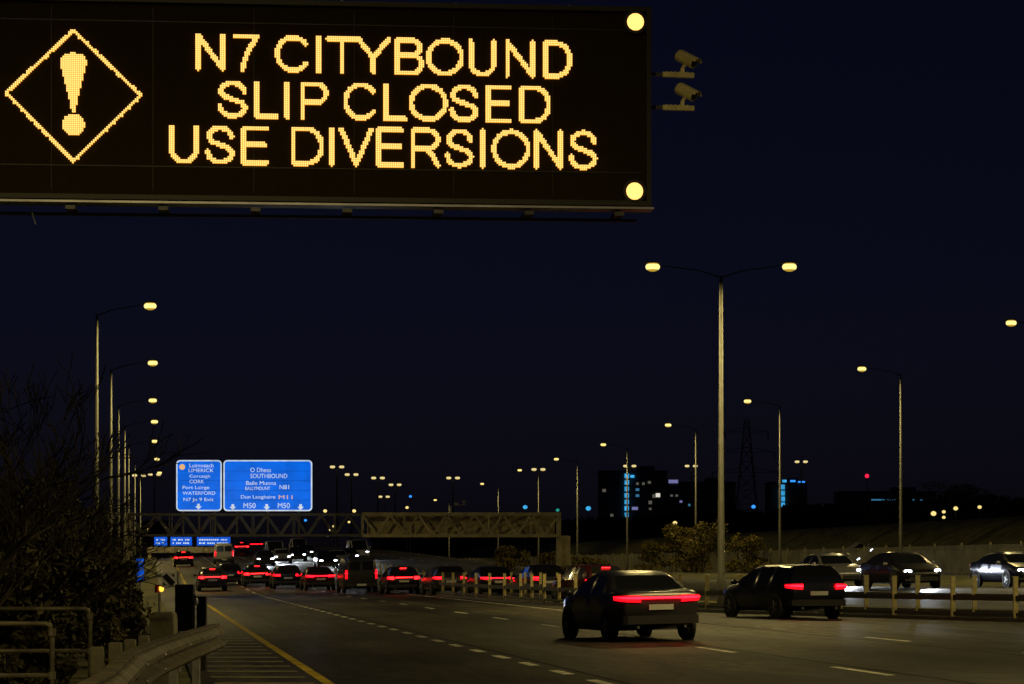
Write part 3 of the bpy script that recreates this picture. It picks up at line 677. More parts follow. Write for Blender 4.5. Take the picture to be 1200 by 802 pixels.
mb = MB(); mb.prism([(-.15, cz+.06), (-.06, cz+.15), (.15, cz-.06), (.06, cz-.15)], -.012, -.003, lambda u, v, w: (u, w, v))
mb.prism([(-.13, cz-.13), (-.05, cz-.13), (-.13, cz-.05)], -.012, -.003, lambda u, v, w: (u, w, v)); mb.prism([(.13, cz+.13), (.05, cz+.13), (.13, cz+.05)], -.012, -.003, lambda u, v, w: (u, w, v))
mb.build('stripe', M['blackp'], s)
zz = gz(xat(198, Yd), Yd); MB().tube([(.22, .05, zz-.3), (.22, .05, cz+.2)], .04, 8).build('post', M['galv'], s); MB().box((.1, .04, cz), (.28, .02, .05)).build('bracket', M['galv'], s)
Ye = 75
s = thing('warning_beacon', 'small red and amber beacon on a short post below the white sign', 'beacon', (xat(187, Ye), Ye, 0)); c = at(187, 690, Ye); zz = gz(c.x, Ye)
MB().tube([(0, 0, zz-.2), (0, 0, c.z-.1)], .04, 8).build('post', M['galv'], s); MB().tube([(-.07, 0, c.z-.12), (-.07, 0, c.z+.10)], .07, 10).build('reflector', M['redp'], s)
MB().ball((.06, -.03, c.z), (.075, .06, .10), 10, 6).build('lens', M['beacon'], s, smooth=True)

# ------------------------------------------------------------------ left foreground: crash barrier, posts, railings, cabinet
def guardrail(name, label, path, ztop, m, posts, postm, depth=.36):
    t = thing(name, label, 'crash barrier', (path[0][0], path[0][1], 0))
    prof = [(0.0, 0), (.035, -.02), (.075, -.07), (.075, -.12), (.012, -.16), (.012, -.20), (.075, -.24), (.075, -.29), (.035, -.34), (0, -.36), (-.012, -.36), (.020, -.33), (.058, -.285), (.058, -.245), (-.004, -.205), (-.004, -.155), (.058, -.115), (.058, -.075), (.02, -.03), (-.012, 0)]
    o0 = Vector((path[0][0], path[0][1], 0)); rings = []
    for i, (x, y) in enumerate(path):
        a = Vector((*path[max(i-1, 0)], 0)); b = Vector((*path[min(i+1, len(path)-1)], 0)); d = (b-a).normalized(); nn = Vector((d.y, -d.x, 0))
        rings.append([Vector((x, y, 0))-o0 + nn*(u*1.6) + Vector((0, 0, ztop(y)+v*depth/.36)) for u, v in prof])
    mb = MB(); mb.loft(rings); mb.build('w_beam', m, t)
    return t, o0
path = [(xat(60, 14.5), 14.5), (-3.05, 18.5), (-3.22, 20.6), (-3.52, 23.8), (-3.78, 27), (-4.02, 31), (-4.28, 36), (-4.42, 38.5)]
# the beam top drops in height where it turns down to the near end
zt_f = lambda y: lerp([(14, .64), (18.5, .80), (21.8, .80), (23.6, .86), (38.5, .80)], y)
gr, o0 = guardrail('crash_barrier', 'corrugated steel crash barrier running along the left hard strip', path, zt_f, M['rail'], [], M['galv'])
tp = MB()                                    # flat top flange catching the light
for (xa, ya), (xb, yb) in zip(path, path[1:]): tp.bar(Vector((xa-.04, ya, zt_f(ya)+.012))-o0, Vector((xb-.04, yb, zt_f(yb)+.012))-o0, .13, .02)
tp.build('top_flange', M['rail'], gr)
jm = MB(); jm.box(Vector((-3.50, 23.55, .655))-o0, (.12, .30, .40), R(8)); jm.build('splice_plate', M['rail'], gr, bevel=.01)
bl = MB()
for x, y in path:
    for dz in (-.10, -.26): bl.ball(Vector((x+.115, y, zt_f(y)+dz))-o0, .024, 8, 5)
bl.build('bolts', M['galv'], gr)
for y in (16.5, 20, 24, 28, 32, 36):
    x = lerp([(p[1], p[0]) for p in path], y)
    MB().box(Vector((x-.16, y, .22))-o0, (.10, .12, 1.05)).build('post', M['galv'], gr)
CG = 'stepped concrete posts behind the crash barrier'
for px0, px1, py, Y, lb in ((107, 121, 758, 27.5, 'leftmost and lowest concrete post beside the railing'), (128, 142.5, 753, 29.5, 'second concrete post from the railing'), (146.5, 159, 749.5, 31.5, 'third concrete post from the railing'), (163, 174.5, 745, 33.5, 'fourth concrete post from the railing, next to the thick block')):
    p, q = at(px0, py, Y), at(px1, py, Y); zz = gz(p.x, Y)-.3
    tag(MB().box((0, 0, (p.z+zz)/2), (q.x-p.x, .16, p.z-zz)).build('concrete_post', M['conc'], bevel=.015), lb, 'post', CG).location = ((p.x+q.x)/2, Y, 0)
Y = 37.5; p, q = at(178, 717, Y), at(206, 717, Y); zz = gz(p.x, Y)-.3
mb = MB(); w = q.x-p.x
mb.loft([[(sx*w/2*k+dx, sy*.22*k, z) for sx, sy in ((-1, -1), (1, -1), (1, 1), (-1, 1))] for k, z, dx in ((1.12, zz, 0), (1.0, p.z-.12, 0), (.94, p.z-.03, 0), (.8, p.z, 0))])
tag(mb.build('concrete_block', M['conc'], bevel=.03), 'thick round shouldered concrete block behind the crash barrier end', 'block').location = ((p.x+q.x)/2, Y, 0)
Y = 41.0; cb_ = thing('roadside_cabinet', 'dark roadside box on posts at the far end of the left crash barrier', 'cabinet', (xat(222, Y), Y, 0))
p, q = at(206, 685, Y), at(228, 740, Y)
MB().box((xat(217, Y)-xat(222, Y), 0, (p.z+q.z)/2), (q.x-p.x, .25, p.z-q.z)).build('box', M['black'], cb_, bevel=.02)
p2 = at(236, 699, Y); MB().box((xat(236.5, Y)-xat(222, Y), 0, (p2.z-.2)/2), (.15, .18, p2.z+.2)).build('post', M['black'], cb_)
MB().tube([(xat(208, Y)-xat(222, Y), .15, -.3), (xat(208, Y)-xat(222, Y), .15, p.z)], .04, 8).build('post', M['galv'], cb_)
mb = MB(); mb.bar((xat(224, Y)-xat(222, Y), -.05, at(0, 693, Y).z), (xat(235, Y)-xat(222, Y), -.05, at(0, 708, Y).z), .05); mb.build('brace', M['steel'], cb_)
MB().ball((xat(231, Y)-xat(222, Y), -.1, at(0, 705, Y).z), (.035, .03, .06), 8, 6).build('reflector', M['white'], cb_)
def railing(name, label, Y, xpost, ytop, ymid, ylow, x_end=-160):
    p = at(xpost, ytop, Y); t = thing(name, label, 'railing', (p.x, Y, 0), 0, 'steel handrails at the left edge')
    L = xat(x_end, Y)-p.x; r = .024; zz = gz(p.x, Y)-.3
    MB().tube([(L, 0, p.z), (-.06, 0, p.z), (-.02, 0, p.z-.012), (0, 0, p.z-.06), (0, 0, zz)], [r]*5, 10).build('handrail', M['rail'], t, smooth=True)
    for yy in [v for v in (ymid, ylow) if v]:
        z = at(0, yy, Y).z; MB().tube([(L, 0, z), (0, 0, z)], r, 10).build('rail', M['rail'], t, smooth=True)
    MB().tube([(L*.62, 0, zz), (L*.62, 0, p.z)], r, 10).build('post', M['rail'], t, smooth=True)
    for z in (p.z-.08, at(0, ymid or ylow, Y).z): MB().tube([(0, 0, z-.035), (0, 0, z+.035)], r*1.5, 10).build('clamp', M['rail'], t)
railing('railing', 'nearer lower steel railing at the left picture edge', 24, 61, 731, None, 792)
railing('railing', 'farther higher steel railing ending beside the concrete posts', 29, 105.5, 713.5, 763, None)

# ------------------------------------------------------------------ central reserve barriers
def median(label, shift, y0, y1):
    t = thing('median_barrier', label, 'crash barrier', (0, 0, 0), 0, 'crash barriers on the central reserve')
    pts = []; Y = y0
    while Y <= y1: o = bar_off(Y)+shift; pts.append(Vector((edge_x(Y)+o, Y, gz_off(o, Y)))); Y += 1.5
    for h, w, hh in ((.62, .10, .14), (.20, .08, .09)):
        mb = MB(); mb.loft([[p+Vector((dx, 0, h+dz)) for dx, dz in ((-w/2, -hh/2), (w/2, -hh/2), (w/2, hh/2), (-w/2, hh/2))] for p in pts]); mb.build('rail', M['darkrail'], t)
    mb = MB(); mb.loft([[p+Vector((dx, 0, dz)) for dx, dz in ((-.14, -.1), (.14, -.1), (.11, .11), (-.11, .11))] for p in pts]); mb.build('kerb', M['darkrail'], t)
    base = MB(); base.box((0, 0, .56), (.12, .13, 1.22)); base.box((0, 0, 1.175), (.14, .15, .02)); proto = None
    acc = 0; last = pts[0]; nxt = 0
    for p, q in zip(pts, pts[1:]):
        seg = (q-p).length; d = 0
        while nxt <= acc+seg:
            c = p.lerp(q, (nxt-acc)/seg)
            if proto is None: proto = base.build('post', M['postY'], t, bevel=.01); o = proto
            else: o = proto.copy(); C.objects.link(o); o.parent = t
            o.location = c; nxt += 2.6 if c.y < 100 else 4.2
        acc += seg
    return t
median('nearer post and rail barrier along the central reserve with pale posts', 0, 52, 190)
median('rear post and rail barrier on the central reserve, seen behind the nearer posts', 2.2, 52, 190)

# palisade fence along the right verge
t = thing('palisade_fence', 'long dull steel palisade fence along the foot of the right embankment', 'fence', (0, 0, 0))
pts = [];  Y = 128
while Y < 420: pts.append(Vector((edge_x(Y)+48.5, Y, gz_off(48.5, Y)))); Y += 2.75
pl = MB(); rl_ = MB()
for p, q in zip(pts, pts[1:]):
    for h in (.35, 1.55): rl_.bar(p+Vector((0, 0, h)), q+Vector((0, 0, h)), .05)
    for k in range(14):
        c = p.lerp(q, (k+.5)/14); pl.box((c.x-.04, c.y, c.z+.95), (.02, .085, 1.8), R(8))
o = pl.build('pales', M['fence'], t); o['kind'] = 'stuff'
rl_.build('rails', M['fence'], t)
pb_ = MB(); pb_.box((0, 0, .9), (.10, .10, 2.2)); proto = None
for p in pts[::2][:60]:
    if proto is None: proto = pb_.build('post', M['postY'], t); o = proto
    else: o = proto.copy(); C.objects.link(o); o.parent = t
    o.location = p+Vector((.06, 0, 0))

# ------------------------------------------------------------------ vehicles
def wheel(par, x, y, r):
    s = 1 if x > 0 else -1; w = .20
    prof = [(r*.66, 0), (r*.93, 0), (r, .03), (r, w-.03), (r*.93, w), (r*.66, w)]
    mb = MB(); n = 20; rings = []
    for k in range(n):
        a = 2*math.pi*k/n; rings.append([(x-s*d, y+rr*math.cos(a), r+rr*math.sin(a)) for rr, d in prof])
    rings.append(rings[0]); mb.loft(rings, caps=False); tw_ = mb.build('wheel', M['tyre'], par)
    rm = MB(); rm.tube([(x-s*.06, y, r), (x-s*.035, y, r)], [r*.66, r*.66], 16)
    for k in range(5):
        a = 2*math.pi*k/5; rm.bar((x-s*.012, y, r), (x-s*.012, y+r*.6*math.cos(a), r+r*.6*math.sin(a)), .05, .03)
    rm.build('rim', M['rim'], tw_)
def make_car(label, kind='hatchback', paint_=None, bar=False, lit='tail', group=None, braking=False):
    van = kind == 'van'
    L, Wd = {'hatchback': (4.1, 1.78), 'saloon': (4.6, 1.82), 'estate': (4.65, 1.82), 'van': (5.0, 1.95)}[kind]
    t = thing('van' if van else 'car', label, 'van' if van else 'car', (0, 0, 0), 0, group)
    h2, w = L/2, Wd/2
    # roof line along the car, rear to front (distance from the rear as a share of the length)
    roofl = {'hatchback': [(0, .74), (.004, .90), (.012, 1.00), (.05, 1.20), (.085, 1.35), (.13, 1.43), (.30, 1.485), (.46, 1.475), (.57, 1.41), (.66, 1.22), (.755, .99), (.83, .93), (.93, .84), (.98, .73), (1, .58)],
             'saloon': [(0, .74), (.004, .92), (.014, 1.00), (.08, 1.045), (.155, 1.06), (.20, 1.17), (.27, 1.34), (.33, 1.405), (.44, 1.435), (.54, 1.415), (.62, 1.33), (.70, 1.14), (.765, .985), (.85, .92), (.94, .82), (.985, .71), (1, .56)],
             'estate': [(0, .74), (.004, .92), (.012, 1.01), (.035, 1.22), (.06, 1.38), (.09, 1.445), (.25, 1.48), (.46, 1.475), (.57, 1.41), (.66, 1.20), (.75, .985), (.84, .92), (.94, .82), (.985, .71), (1, .56)],
             'van': [(0, .9), (.003, 1.3), (.008, 1.75), (.02, 1.93), (.06, 1.98), (.5, 2.0), (.66, 1.97), (.74, 1.82), (.86, 1.24), (.93, 1.10), (.985, .88), (1, .65)]}[kind]
    beltl = [(0, 1.0 if not van else 1.2), (.35, .93 if not van else 1.15), (.75, .90 if not van else 1.12), (1, .88)]
    widl = [(0, .83), (.012, .885), (.035, .925), (.09, .97), (.2, .995), (.5, 1), (.78, .985), (.88, .95), (.95, .88), (.985, .79), (1, .70)]
    botl = [(0, .40), (.02, .33), (.10, .25), (.2, .21), (.8, .20), (.93, .23), (.98, .28), (1, .34)]
    fr = sorted(set([k/36 for k in range(37)] + [p[0] for p in roofl] + [p[0] for p in widl[:4]]))
    zmax = max(z for _, z in roofl); rings = []
    for f in fr:
        y = -h2+L*f; zr = lerp(roofl, f); z0 = lerp(botl, f); hw = w*lerp(widl, f); zb_ = min(lerp(beltl, f), zr-.035)
        tt = min(1, max(0, (zr-zb_-.035)/.48)); wr = hw*(.955-(.235 if not van else .10)*tt)
        mid = z0+(zb_-z0)*.60
        half = [(0, z0), (hw*.84, z0), (hw*.965, z0+.11), (hw, mid), (hw*.975, zb_), (wr, zr-.055*tt-.018), (wr*.84, zr-.006), (wr*.4, zr+.006*tt), (0, zr+.008*tt)]
        rings.append([Vector((x, y, z)) for x, z in half] + [Vector((-x, y, z)) for x, z in reversed(half[1:-1])])
    n = len(rings[0]); vs = [p for r_ in rings for p in r_]; body, glass = [], []
    pill = {'hatchback': [(.075, .17), (.36, .385)], 'saloon': [(.20, .275), (.44, .462)], 'estate': [(.055, .10), (.25, .275), (.45, .47)], 'van': [(0, .60)]}[kind]
    for i in range(len(rings)-1):
        fm = (fr[i]+fr[i+1])/2; zr = lerp(roofl, fm); zb_ = lerp(beltl, fm); cab = zr > zb_+.10
        slope = (lerp(roofl, fr[i+1])-lerp(roofl, fr[i]))/((fr[i+1]-fr[i])*L)
        for k in range(n):
            q = (i*n+k, i*n+(k+1) % n, (i+1)*n+(k+1) % n, (i+1)*n+k)
            kk = k if k < 8 else n-1-k
            g_ = False
            if kk == 4 and cab and zr > zb_+.16 and not any(p0 <= fm <= p1 for p0, p1 in pill) and not (slope < -.30 and zr < zb_+.22): g_ = True
            if kk in (6, 7) and cab and abs(slope) > .30 and zr < zmax-.03 and not (van and fm < .5): g_ = True
            if van and fm < .02 and kk in (6, 7): g_ = False
            (glass if g_ else body).append(q)
    body += [tuple(range(n-1, -1, -1)), tuple((len(rings)-1)*n+k for k in range(n))]
    def sub(fs):
        mb = MB(); mp = {}
        for f in fs:
            for v in f:
                if v not in mp: mp[v] = len(mb.v); mb.v.append(tuple(vs[v]))
            mb.f.append(tuple(mp[v] for v in f)); mb.m.append(0)
        return mb
    sub(body).build('body', paint_, t, smooth=True)
    gm = sub(glass)
    if van:                                  # rear door panes sit on the tall tail
        for s_ in (-1, 1): MB().box((s_*w*.40, -h2+.012, 1.52), (w*.62, .03, .48), 0, 0, R(-2)).build('rear_window', M['glass'], t)
    gm.build('windows', M['glass'], t, smooth=not van)
    for sx in (-1, 1):
        for y in (-h2+L*.185, h2-L*.195):
            r = .315 if not van else .34
            ar_ = MB(); ar_.tube([(sx*(w*.93), y, r+.015), (sx*(w+.004), y, r+.015)], r+.055, 22); ar_.build('wheel_arch', M['trim'], t, smooth=False)
            wheel(t, sx*(w+.012), y, r)
        mi = MB(); mi.ball((sx*(w+.09), h2-L*.305, .985 if not van else 1.25), (.11, .06, .075 if not van else .14), 10, 8); mi.build('mirror', paint_, t, smooth=True)
    mt = M['tailhot'] if braking else M['tail']; on = lit in ('tail', 'both')
    for sx in (-1, 1):
        if van: path_, z0, z1 = [(.80, -.012), (.885, -.010), (.92, .06)], .78, 1.30
        elif kind == 'saloon': path_, z0, z1 = [(.46, -.020), (.80, -.016), (.90, .035), (.945, .16), (.972, .34)], .80, .945
        elif kind == 'estate': path_, z0, z1 = [(.52, -.020), (.80, -.016), (.90, .035), (.945, .16), (.965, .26)], .80, .955
        else: path_, z0, z1 = [(.60, -.020), (.80, -.014), (.90, .035), (.945, .15), (.965, .22)], .78, .97
        def lamp_mesh(za, zb2, out):
            m_ = MB(); pv = []
            for j, (x, y) in enumerate(path_):
                zt2 = zb2-.02*j/len(path_); zl2 = za+.012*j
                pv += [(sx*(w*x+out), -h2+y-out, zl2), (sx*(w*x+out), -h2+y-out, zt2), (sx*w*x*.93, -h2+y+.05, zl2), (sx*w*x*.93, -h2+y+.05, zt2)]
            for j in range(len(path_)-1):
                a_, b_ = 4*j, 4*j+4
                m_.add(pv, [(a_, b_, b_+1, a_+1), (a_+1, b_+1, b_+3, a_+3), (a_, a_+2, b_+2, b_)])
            return m_
        lp = lamp_mesh(z0, z1, .012).build('tail_lamp', M['taildim'] if on else M['redp'], t)
        if on:
            zm_ = z0+(z1-z0)*.62
            lamp_mesh(zm_-.028, zm_+.028, .022).build('lamp_element', mt, lp)
            if braking: lamp_mesh(z0+.02, z0+.06, .022).build('lamp_element', mt, lp)
        zh = .68 if not van else .82
        hl = MB()
        for j, dx in enumerate((.60, .74)): hl.ball((sx*w*dx, h2-.085-.05*j, zh+.006*j), (.085, .07, .062), 12, 8)
        hl.build('headlamp', M['head'] if lit == 'head' else M['headoff'], t, smooth=True)
    if bar and on:
        zm_ = .80+.145*.62 if kind != 'hatchback' else .78+.19*.62
        MB().box((0, -h2-.032, zm_), (w*(.96 if kind == 'saloon' else 1.06), .02, .036)).build('rear_light_bar', mt, t)
    if braking: MB().box((0, -h2+L*(.075 if kind != 'saloon' else .03), zmax-.10 if kind != 'saloon' else 1.06), (.34, .03, .025)).build('high_brake_lamp', mt, t)
    if lit == 'head':
        ld = bpy.data.lights.new('headlight_beam', 'SPOT'); ld.energy = 1500; ld.color = (.82, .90, 1); ld.spot_size = R(66); ld.spot_blend = .9; ld.shadow_soft_size = .12
        lo = bpy.data.objects.new('headlight_beam', ld); C.objects.link(lo); lo.parent = t; lo.location = (0, h2+.12, .68); lo.rotation_euler = (R(84), 0, 0)
    bm_ = MB(); bm_.loft([[(x*w, -h2+y, z) for x, y in ((-.93, .16), (-.88, .0), (-.78, -.045), (.78, -.045), (.88, 0), (.93, .16))] for z in (.36, .40, .50, .53)]); bm_.build('rear_bumper', M['trim'], t, smooth=False)
    MB().loft([[(x*w, h2+y, z) for x, y in ((-.80, -.12), (-.62, .02), (.62, .02), (.80, -.12))] for z in (.30, .46)]).build('front_grille', M['trim'], t)
    MB().box((0, -h2-.028 if not van else -h2-.055, .70 if kind != 'van' else .45), (.52, .012, .11)).build('number_plate', M['plate'], t)
    for s_ in (-1, 1): MB().tube([(s_*w*.55, -h2-.05, .30), (s_*w*.55, -h2+.1, .30)], .03, 8).build('exhaust', M['rim'], t)
    return t
def place(car, px, Y, head, lamp_y=None):
    x = xat(px, Y); o = x-edge_x(Y); e = .5
    car.location = (x, Y, gz(x, Y)+.02); hx, hy = math.sin(head), math.cos(head)
    pit = math.atan2(gz(x+hx*2, Y+hy*2)-gz(x-hx*2, Y-hy*2), 4)
    rol = math.atan2(gz(x+hy*.8, Y-hx*.8)-gz(x-hy*.8, Y+hx*.8), 1.6)
    car.rotation_euler = (pit, -rol, -head); return car
QG = 'cars heading away with red tail lamps'
c1 = make_car('nearest dark grey saloon with a full width red tail light bar', 'saloon', P['grey'], True, 'tail', QG)
c2 = make_car('black hatchback with red tail lamps in the queue below the gantry right leg', 'hatchback', P['black'], False, 'tail', QG)
c3 = make_car('navy estate car with red tail lamps closest to the right barrier', 'estate', P['navy'], False, 'tail', QG)
c4 = make_car('white van with upright red tail lamps', 'van', P['white'], False, 'tail', QG)
c5 = make_car('maroon car braking', 'hatchback', P['maroon'], True, 'tail', QG, True)
hA = R(-14)
place(c1, 735, 54, R(-15)); place(c3, 915, 71, R(-20)); place(c2, 632, 118, R(-14))
def cp(src, px, Y, hd, lab_, pnt=None, grp=None):
    o = dup(src, (0, 0, 0), 0, lab_, grp); place(o, px, Y, hd)
    if pnt: repaint(o, 'body', pnt)
    return o
place(c5, 690, 97, R(-20)); set_lab(c5, 'maroon hatchback braking beside the far left end of the central barrier')
Q = [
     (c1, 575, 124, -12, 'black saloon in the red lit queue under the truss gantry middle', P['black']), (c3, 520, 131, -11, 'dark grey estate in the red lit queue under the truss gantry', P['grey']),
     (c5, 468, 138, -10, 'navy hatchback braking under the truss gantry left half', P['navy']), (c4, 418, 147, -10, 'grey van just past the left end of the lit truss', P['grey']),
     (c1, 372, 156, -10, 'maroon saloon right below the blue sign edge', P['maroon']), (c3, 335, 163, -9, 'black estate in the far part of the red queue below the wide blue sign', P['black']),
     (c5, 300, 170, -9, 'dark green braking hatchback below the white headlights', P['green']), (c2, 268, 176, -9, 'navy hatchback near the left end of the red queue', P['navy']),
     (c5, 248, 160, -9, 'leftmost grey car of the red queue by the yellow line', P['grey'])]
for src, px, Y, hd, lb, pn in Q: cp(src, px, Y, R(hd), lb, pn, QG)
# farther red tail lamps climbing past the bridge
place(c4, 262, 250, R(-8)); set_lab(c4, 'white van with red lamps on the far rise below the wide blue sign')
for src, px, Y, lb, pn in [(c2, 238, 300, 'far dark hatchback with red lamps near the small blue boards', None), (c5, 283, 320, 'far silver hatchback braking below the wide blue sign', P['silver']), (c1, 300, 360, 'far grey saloon with red lamps near the bridge', None),
                           (c5, 215, 240, 'dark braking hatchback close to the white round sign', P['black'])]:
    cp(src, px, Y, R(-8), lb, pn, QG)
WG = 'oncoming cars with white headlamps'
w1 = make_car('oncoming silver saloon with white headlamps behind the right barrier posts', 'saloon', P['silver'], False, 'head', WG)
w2 = make_car('oncoming van with white headlamps', 'van', P['white'], False, 'head', WG)
place(w1, 972, 112, R(168)); place(w2, 350, 285, R(172)); set_lab(w2, 'oncoming white van high at the back of the white headlight cluster')
for src, px, Y, lb, pn, hd in [(w1, 1056, 101, 'oncoming black saloon with headlamps right of the silver oncoming saloon', P['black'], 166), (w1, 1186, 103, 'oncoming navy saloon with headlamps at the right picture edge', P['navy'], 166),
        (w1, 310, 236, 'leftmost oncoming car of the white headlight cluster', P['grey'], 172), (w1, 330, 246, 'second oncoming car in the white headlight cluster', None, 172), (w1, 348, 256, 'third oncoming car in the white headlight cluster, slightly higher', P['black'], 172),
        (w2, 322, 262, 'oncoming van at the back of the white headlight cluster', None, 172), (w1, 357, 274, 'rearmost oncoming car of the white headlight cluster', P['navy'], 172),
        (w1, 382, 222, 'nearest oncoming car of the right headlight row by the gantry end', P['black'], 170), (w1, 395, 232, 'second oncoming car of the right headlight row', None, 170), (w1, 408, 243, 'third oncoming car of the right headlight row', P['grey'], 170),
        (w2, 420, 254, 'oncoming van last in the right headlight row', None, 170), (w1, 1010, 195, 'car with white headlamps on the slip road along the embankment', P['silver'], 172)]:
    cp(src, px, Y, R(hd), lb, pn, WG)

# ------------------------------------------------------------------ vegetation
def leaf_cloud(mb, blobs, n, s0, s1, rnd):
    tot = sum(b[3]*b[4]*b[5] for b in blobs)
    for cx, cy_, cz_, rx, ry, rz in blobs:
        for _ in range(max(8, int(n*rx*ry*rz/tot))):
            while True:
                d = Vector((rnd.uniform(-1, 1), rnd.uniform(-1, 1), rnd.uniform(-1, 1)))
                if .05 < d.length < 1: break
            d *= (d.length**-.45)*rnd.uniform(.85, 1.12)
            c = Vector((cx+d.x*rx, cy_+d.y*ry, cz_+d.z*rz)); s = rnd.uniform(s0, s1)
            a = Vector((rnd.gauss(0, 1), rnd.gauss(0, 1), rnd.gauss(0, 1))).normalized(); b = a.orthogonal().normalized(); b.rotate(Matrix.Rotation(rnd.uniform(0, 6.28), 3, a)); e = a.cross(b)
            mb.add([c-b*s, c-e*s*.4, c+b*s, c+e*s*.4], [(0, 1, 2, 3)])
    return mb
def limbs(mb, p, d, L, r, depth, rnd, spread=.55, up=.12, twig=.004):
    n = 3; q = Vector(p); pts = [q.copy()]; dd = Vector(d).normalized()
    for k in range(n):
        dd = (dd + Vector((rnd.gauss(0, .13), rnd.gauss(0, .13), rnd.gauss(0, .10)+up*.3))).normalized(); q = q+dd*L/n; pts.append(q.copy())
    mb.tube(pts, [max(twig, r*(1-.45*k/n)) for k in range(n+1)], 5 if depth > 2 else 4, False)
    if depth <= 0: return
    for k in range(rnd.choice((2, 3, 3))):
        ax = Vector((rnd.gauss(0, 1), rnd.gauss(0, 1), rnd.gauss(0, 1))).normalized(); nd = (dd + ax*spread*rnd.uniform(.7, 1.4) + Vector((0, 0, up))).normalized()
        limbs(mb, pts[rnd.choice((2, 3, 3))], nd, L*rnd.uniform(.62, .85), r*.58, depth-1, rnd, spread, up, twig)
def bare_tree(px, Y, h, seed, label, lean=(0, 0), depth=5):
    rnd = random.Random(seed); x = xat(px, Y); t = thing('bare_tree', label, 'tree', (x, Y, gz(x, Y)-.1), 0, 'bare trees in the left hedge')
    tk = MB(); tk.tube([(0, 0, -.3), (.05, 0, h*.12), (lean[0]*.25, 0, h*.26)], [.13, .10, .085], 8); tk.build('trunk', M['bark'], t, smooth=True)
    cr = MB()
    for k in range(4): limbs(cr, (lean[0]*.25*(.5+.15*k), 0, h*(.15+.035*k)), (lean[0]+rnd.gauss(0, .45), rnd.gauss(0, .4), 1), h*.27, .05, depth, rnd, twig=.006)
    cr.build('crown', M['bark'], t)
def shrub(px, Y, w, h, seed, label, m='leaf', n=2600, group='evergreen shrubs of the left hedge', s=(.05, .12), name='shrub', nb=15):
    rnd = random.Random(seed); x = xat(px, Y); t = thing(name, label, 'shrub', (x, Y, gz(x, Y)-.1), 0, group)
    st = MB()
    for k in range(5): limbs(st, (rnd.uniform(-.2, .2)*w, 0, 0), (rnd.gauss(0, .35), rnd.gauss(0, .35), 1), h*.38, .03*max(1, h/3), 2, rnd)
    st.build('stems', M['bark'], t)
    bl = []
    for k in range(nb):
        f = rnd.random(); bl.append((rnd.uniform(-.45, .45)*w*(1-.5*f), rnd.uniform(-.35, .35)*w, h*(.12+.74*f), w*rnd.uniform(.10, .24), w*rnd.uniform(.10, .24), h*rnd.uniform(.06, .16)))
    leaf_cloud(MB(), bl, n, s[0], s[1], rnd).build('foliage', M[m], t, recalc=False)
bare_tree(20, 38, 4.0, 3, 'bare tree at the left picture edge, branches against the sky', (-.1, 0))
bare_tree(52, 44, 3.6, 7, 'bare tree just left of the tallest left lamp post', (.15, 0), 4)
bare_tree(92, 60, 3.6, 12, 'smaller bare tree below the left row of lamp posts', (0, 0), 4)
bare_tree(-40, 34, 4.6, 21, 'bare tree just beyond the left picture edge', (.2, 0))
for px, Y, w, h, sd, lb in [(0, 36, 2.2, 2.2, 1, 'dark evergreen shrub behind the left railings, at the picture edge'), (42, 40, 2.4, 2.4, 2, 'dark evergreen shrub behind the left railings, middle'), (84, 45, 2.0, 2.5, 3, 'dark shrub behind the end of the farther railing'),
                            (108, 55, 2.0, 2.6, 4, 'dark shrub above the concrete posts'), (122, 68, 2.0, 3.0, 5, 'tall dark shrub left of the white round sign'), (140, 85, 1.5, 2.3, 6, 'shrub beside the blue countdown marker'), (162, 50, .75, .95, 7, 'low olive shrub above the concrete posts'),
                            (60, 60, 4.2, 4.0, 8, 'broad dark shrub mass behind the bare trees'), (5, 55, 4.5, 4.4, 9, 'tall dark evergreen mass at the left picture edge'), (88, 92, 4.4, 4.2, 10, 'distant dark shrub at the foot of the left lamp posts')]:
    shrub(px, Y, w, h, sd, lb, n=4200 if w > 2 else 2000)
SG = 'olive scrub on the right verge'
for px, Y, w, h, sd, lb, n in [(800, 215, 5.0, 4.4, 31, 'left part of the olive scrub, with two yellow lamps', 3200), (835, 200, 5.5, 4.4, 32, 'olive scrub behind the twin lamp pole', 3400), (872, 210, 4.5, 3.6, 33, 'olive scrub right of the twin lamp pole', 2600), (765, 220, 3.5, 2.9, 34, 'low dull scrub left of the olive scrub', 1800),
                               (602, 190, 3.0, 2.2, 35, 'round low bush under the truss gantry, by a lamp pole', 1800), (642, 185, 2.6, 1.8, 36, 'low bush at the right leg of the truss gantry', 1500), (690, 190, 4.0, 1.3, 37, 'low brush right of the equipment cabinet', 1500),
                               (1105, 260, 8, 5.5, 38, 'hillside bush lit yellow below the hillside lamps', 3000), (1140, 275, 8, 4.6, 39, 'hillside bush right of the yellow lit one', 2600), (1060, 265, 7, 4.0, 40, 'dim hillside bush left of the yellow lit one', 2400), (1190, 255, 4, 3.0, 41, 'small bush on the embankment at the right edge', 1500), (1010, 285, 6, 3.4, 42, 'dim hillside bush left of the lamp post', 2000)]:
    shrub(px, Y, w, h, sd, lb, 'leafY', int(n*1.5), SG, (.06, .17))

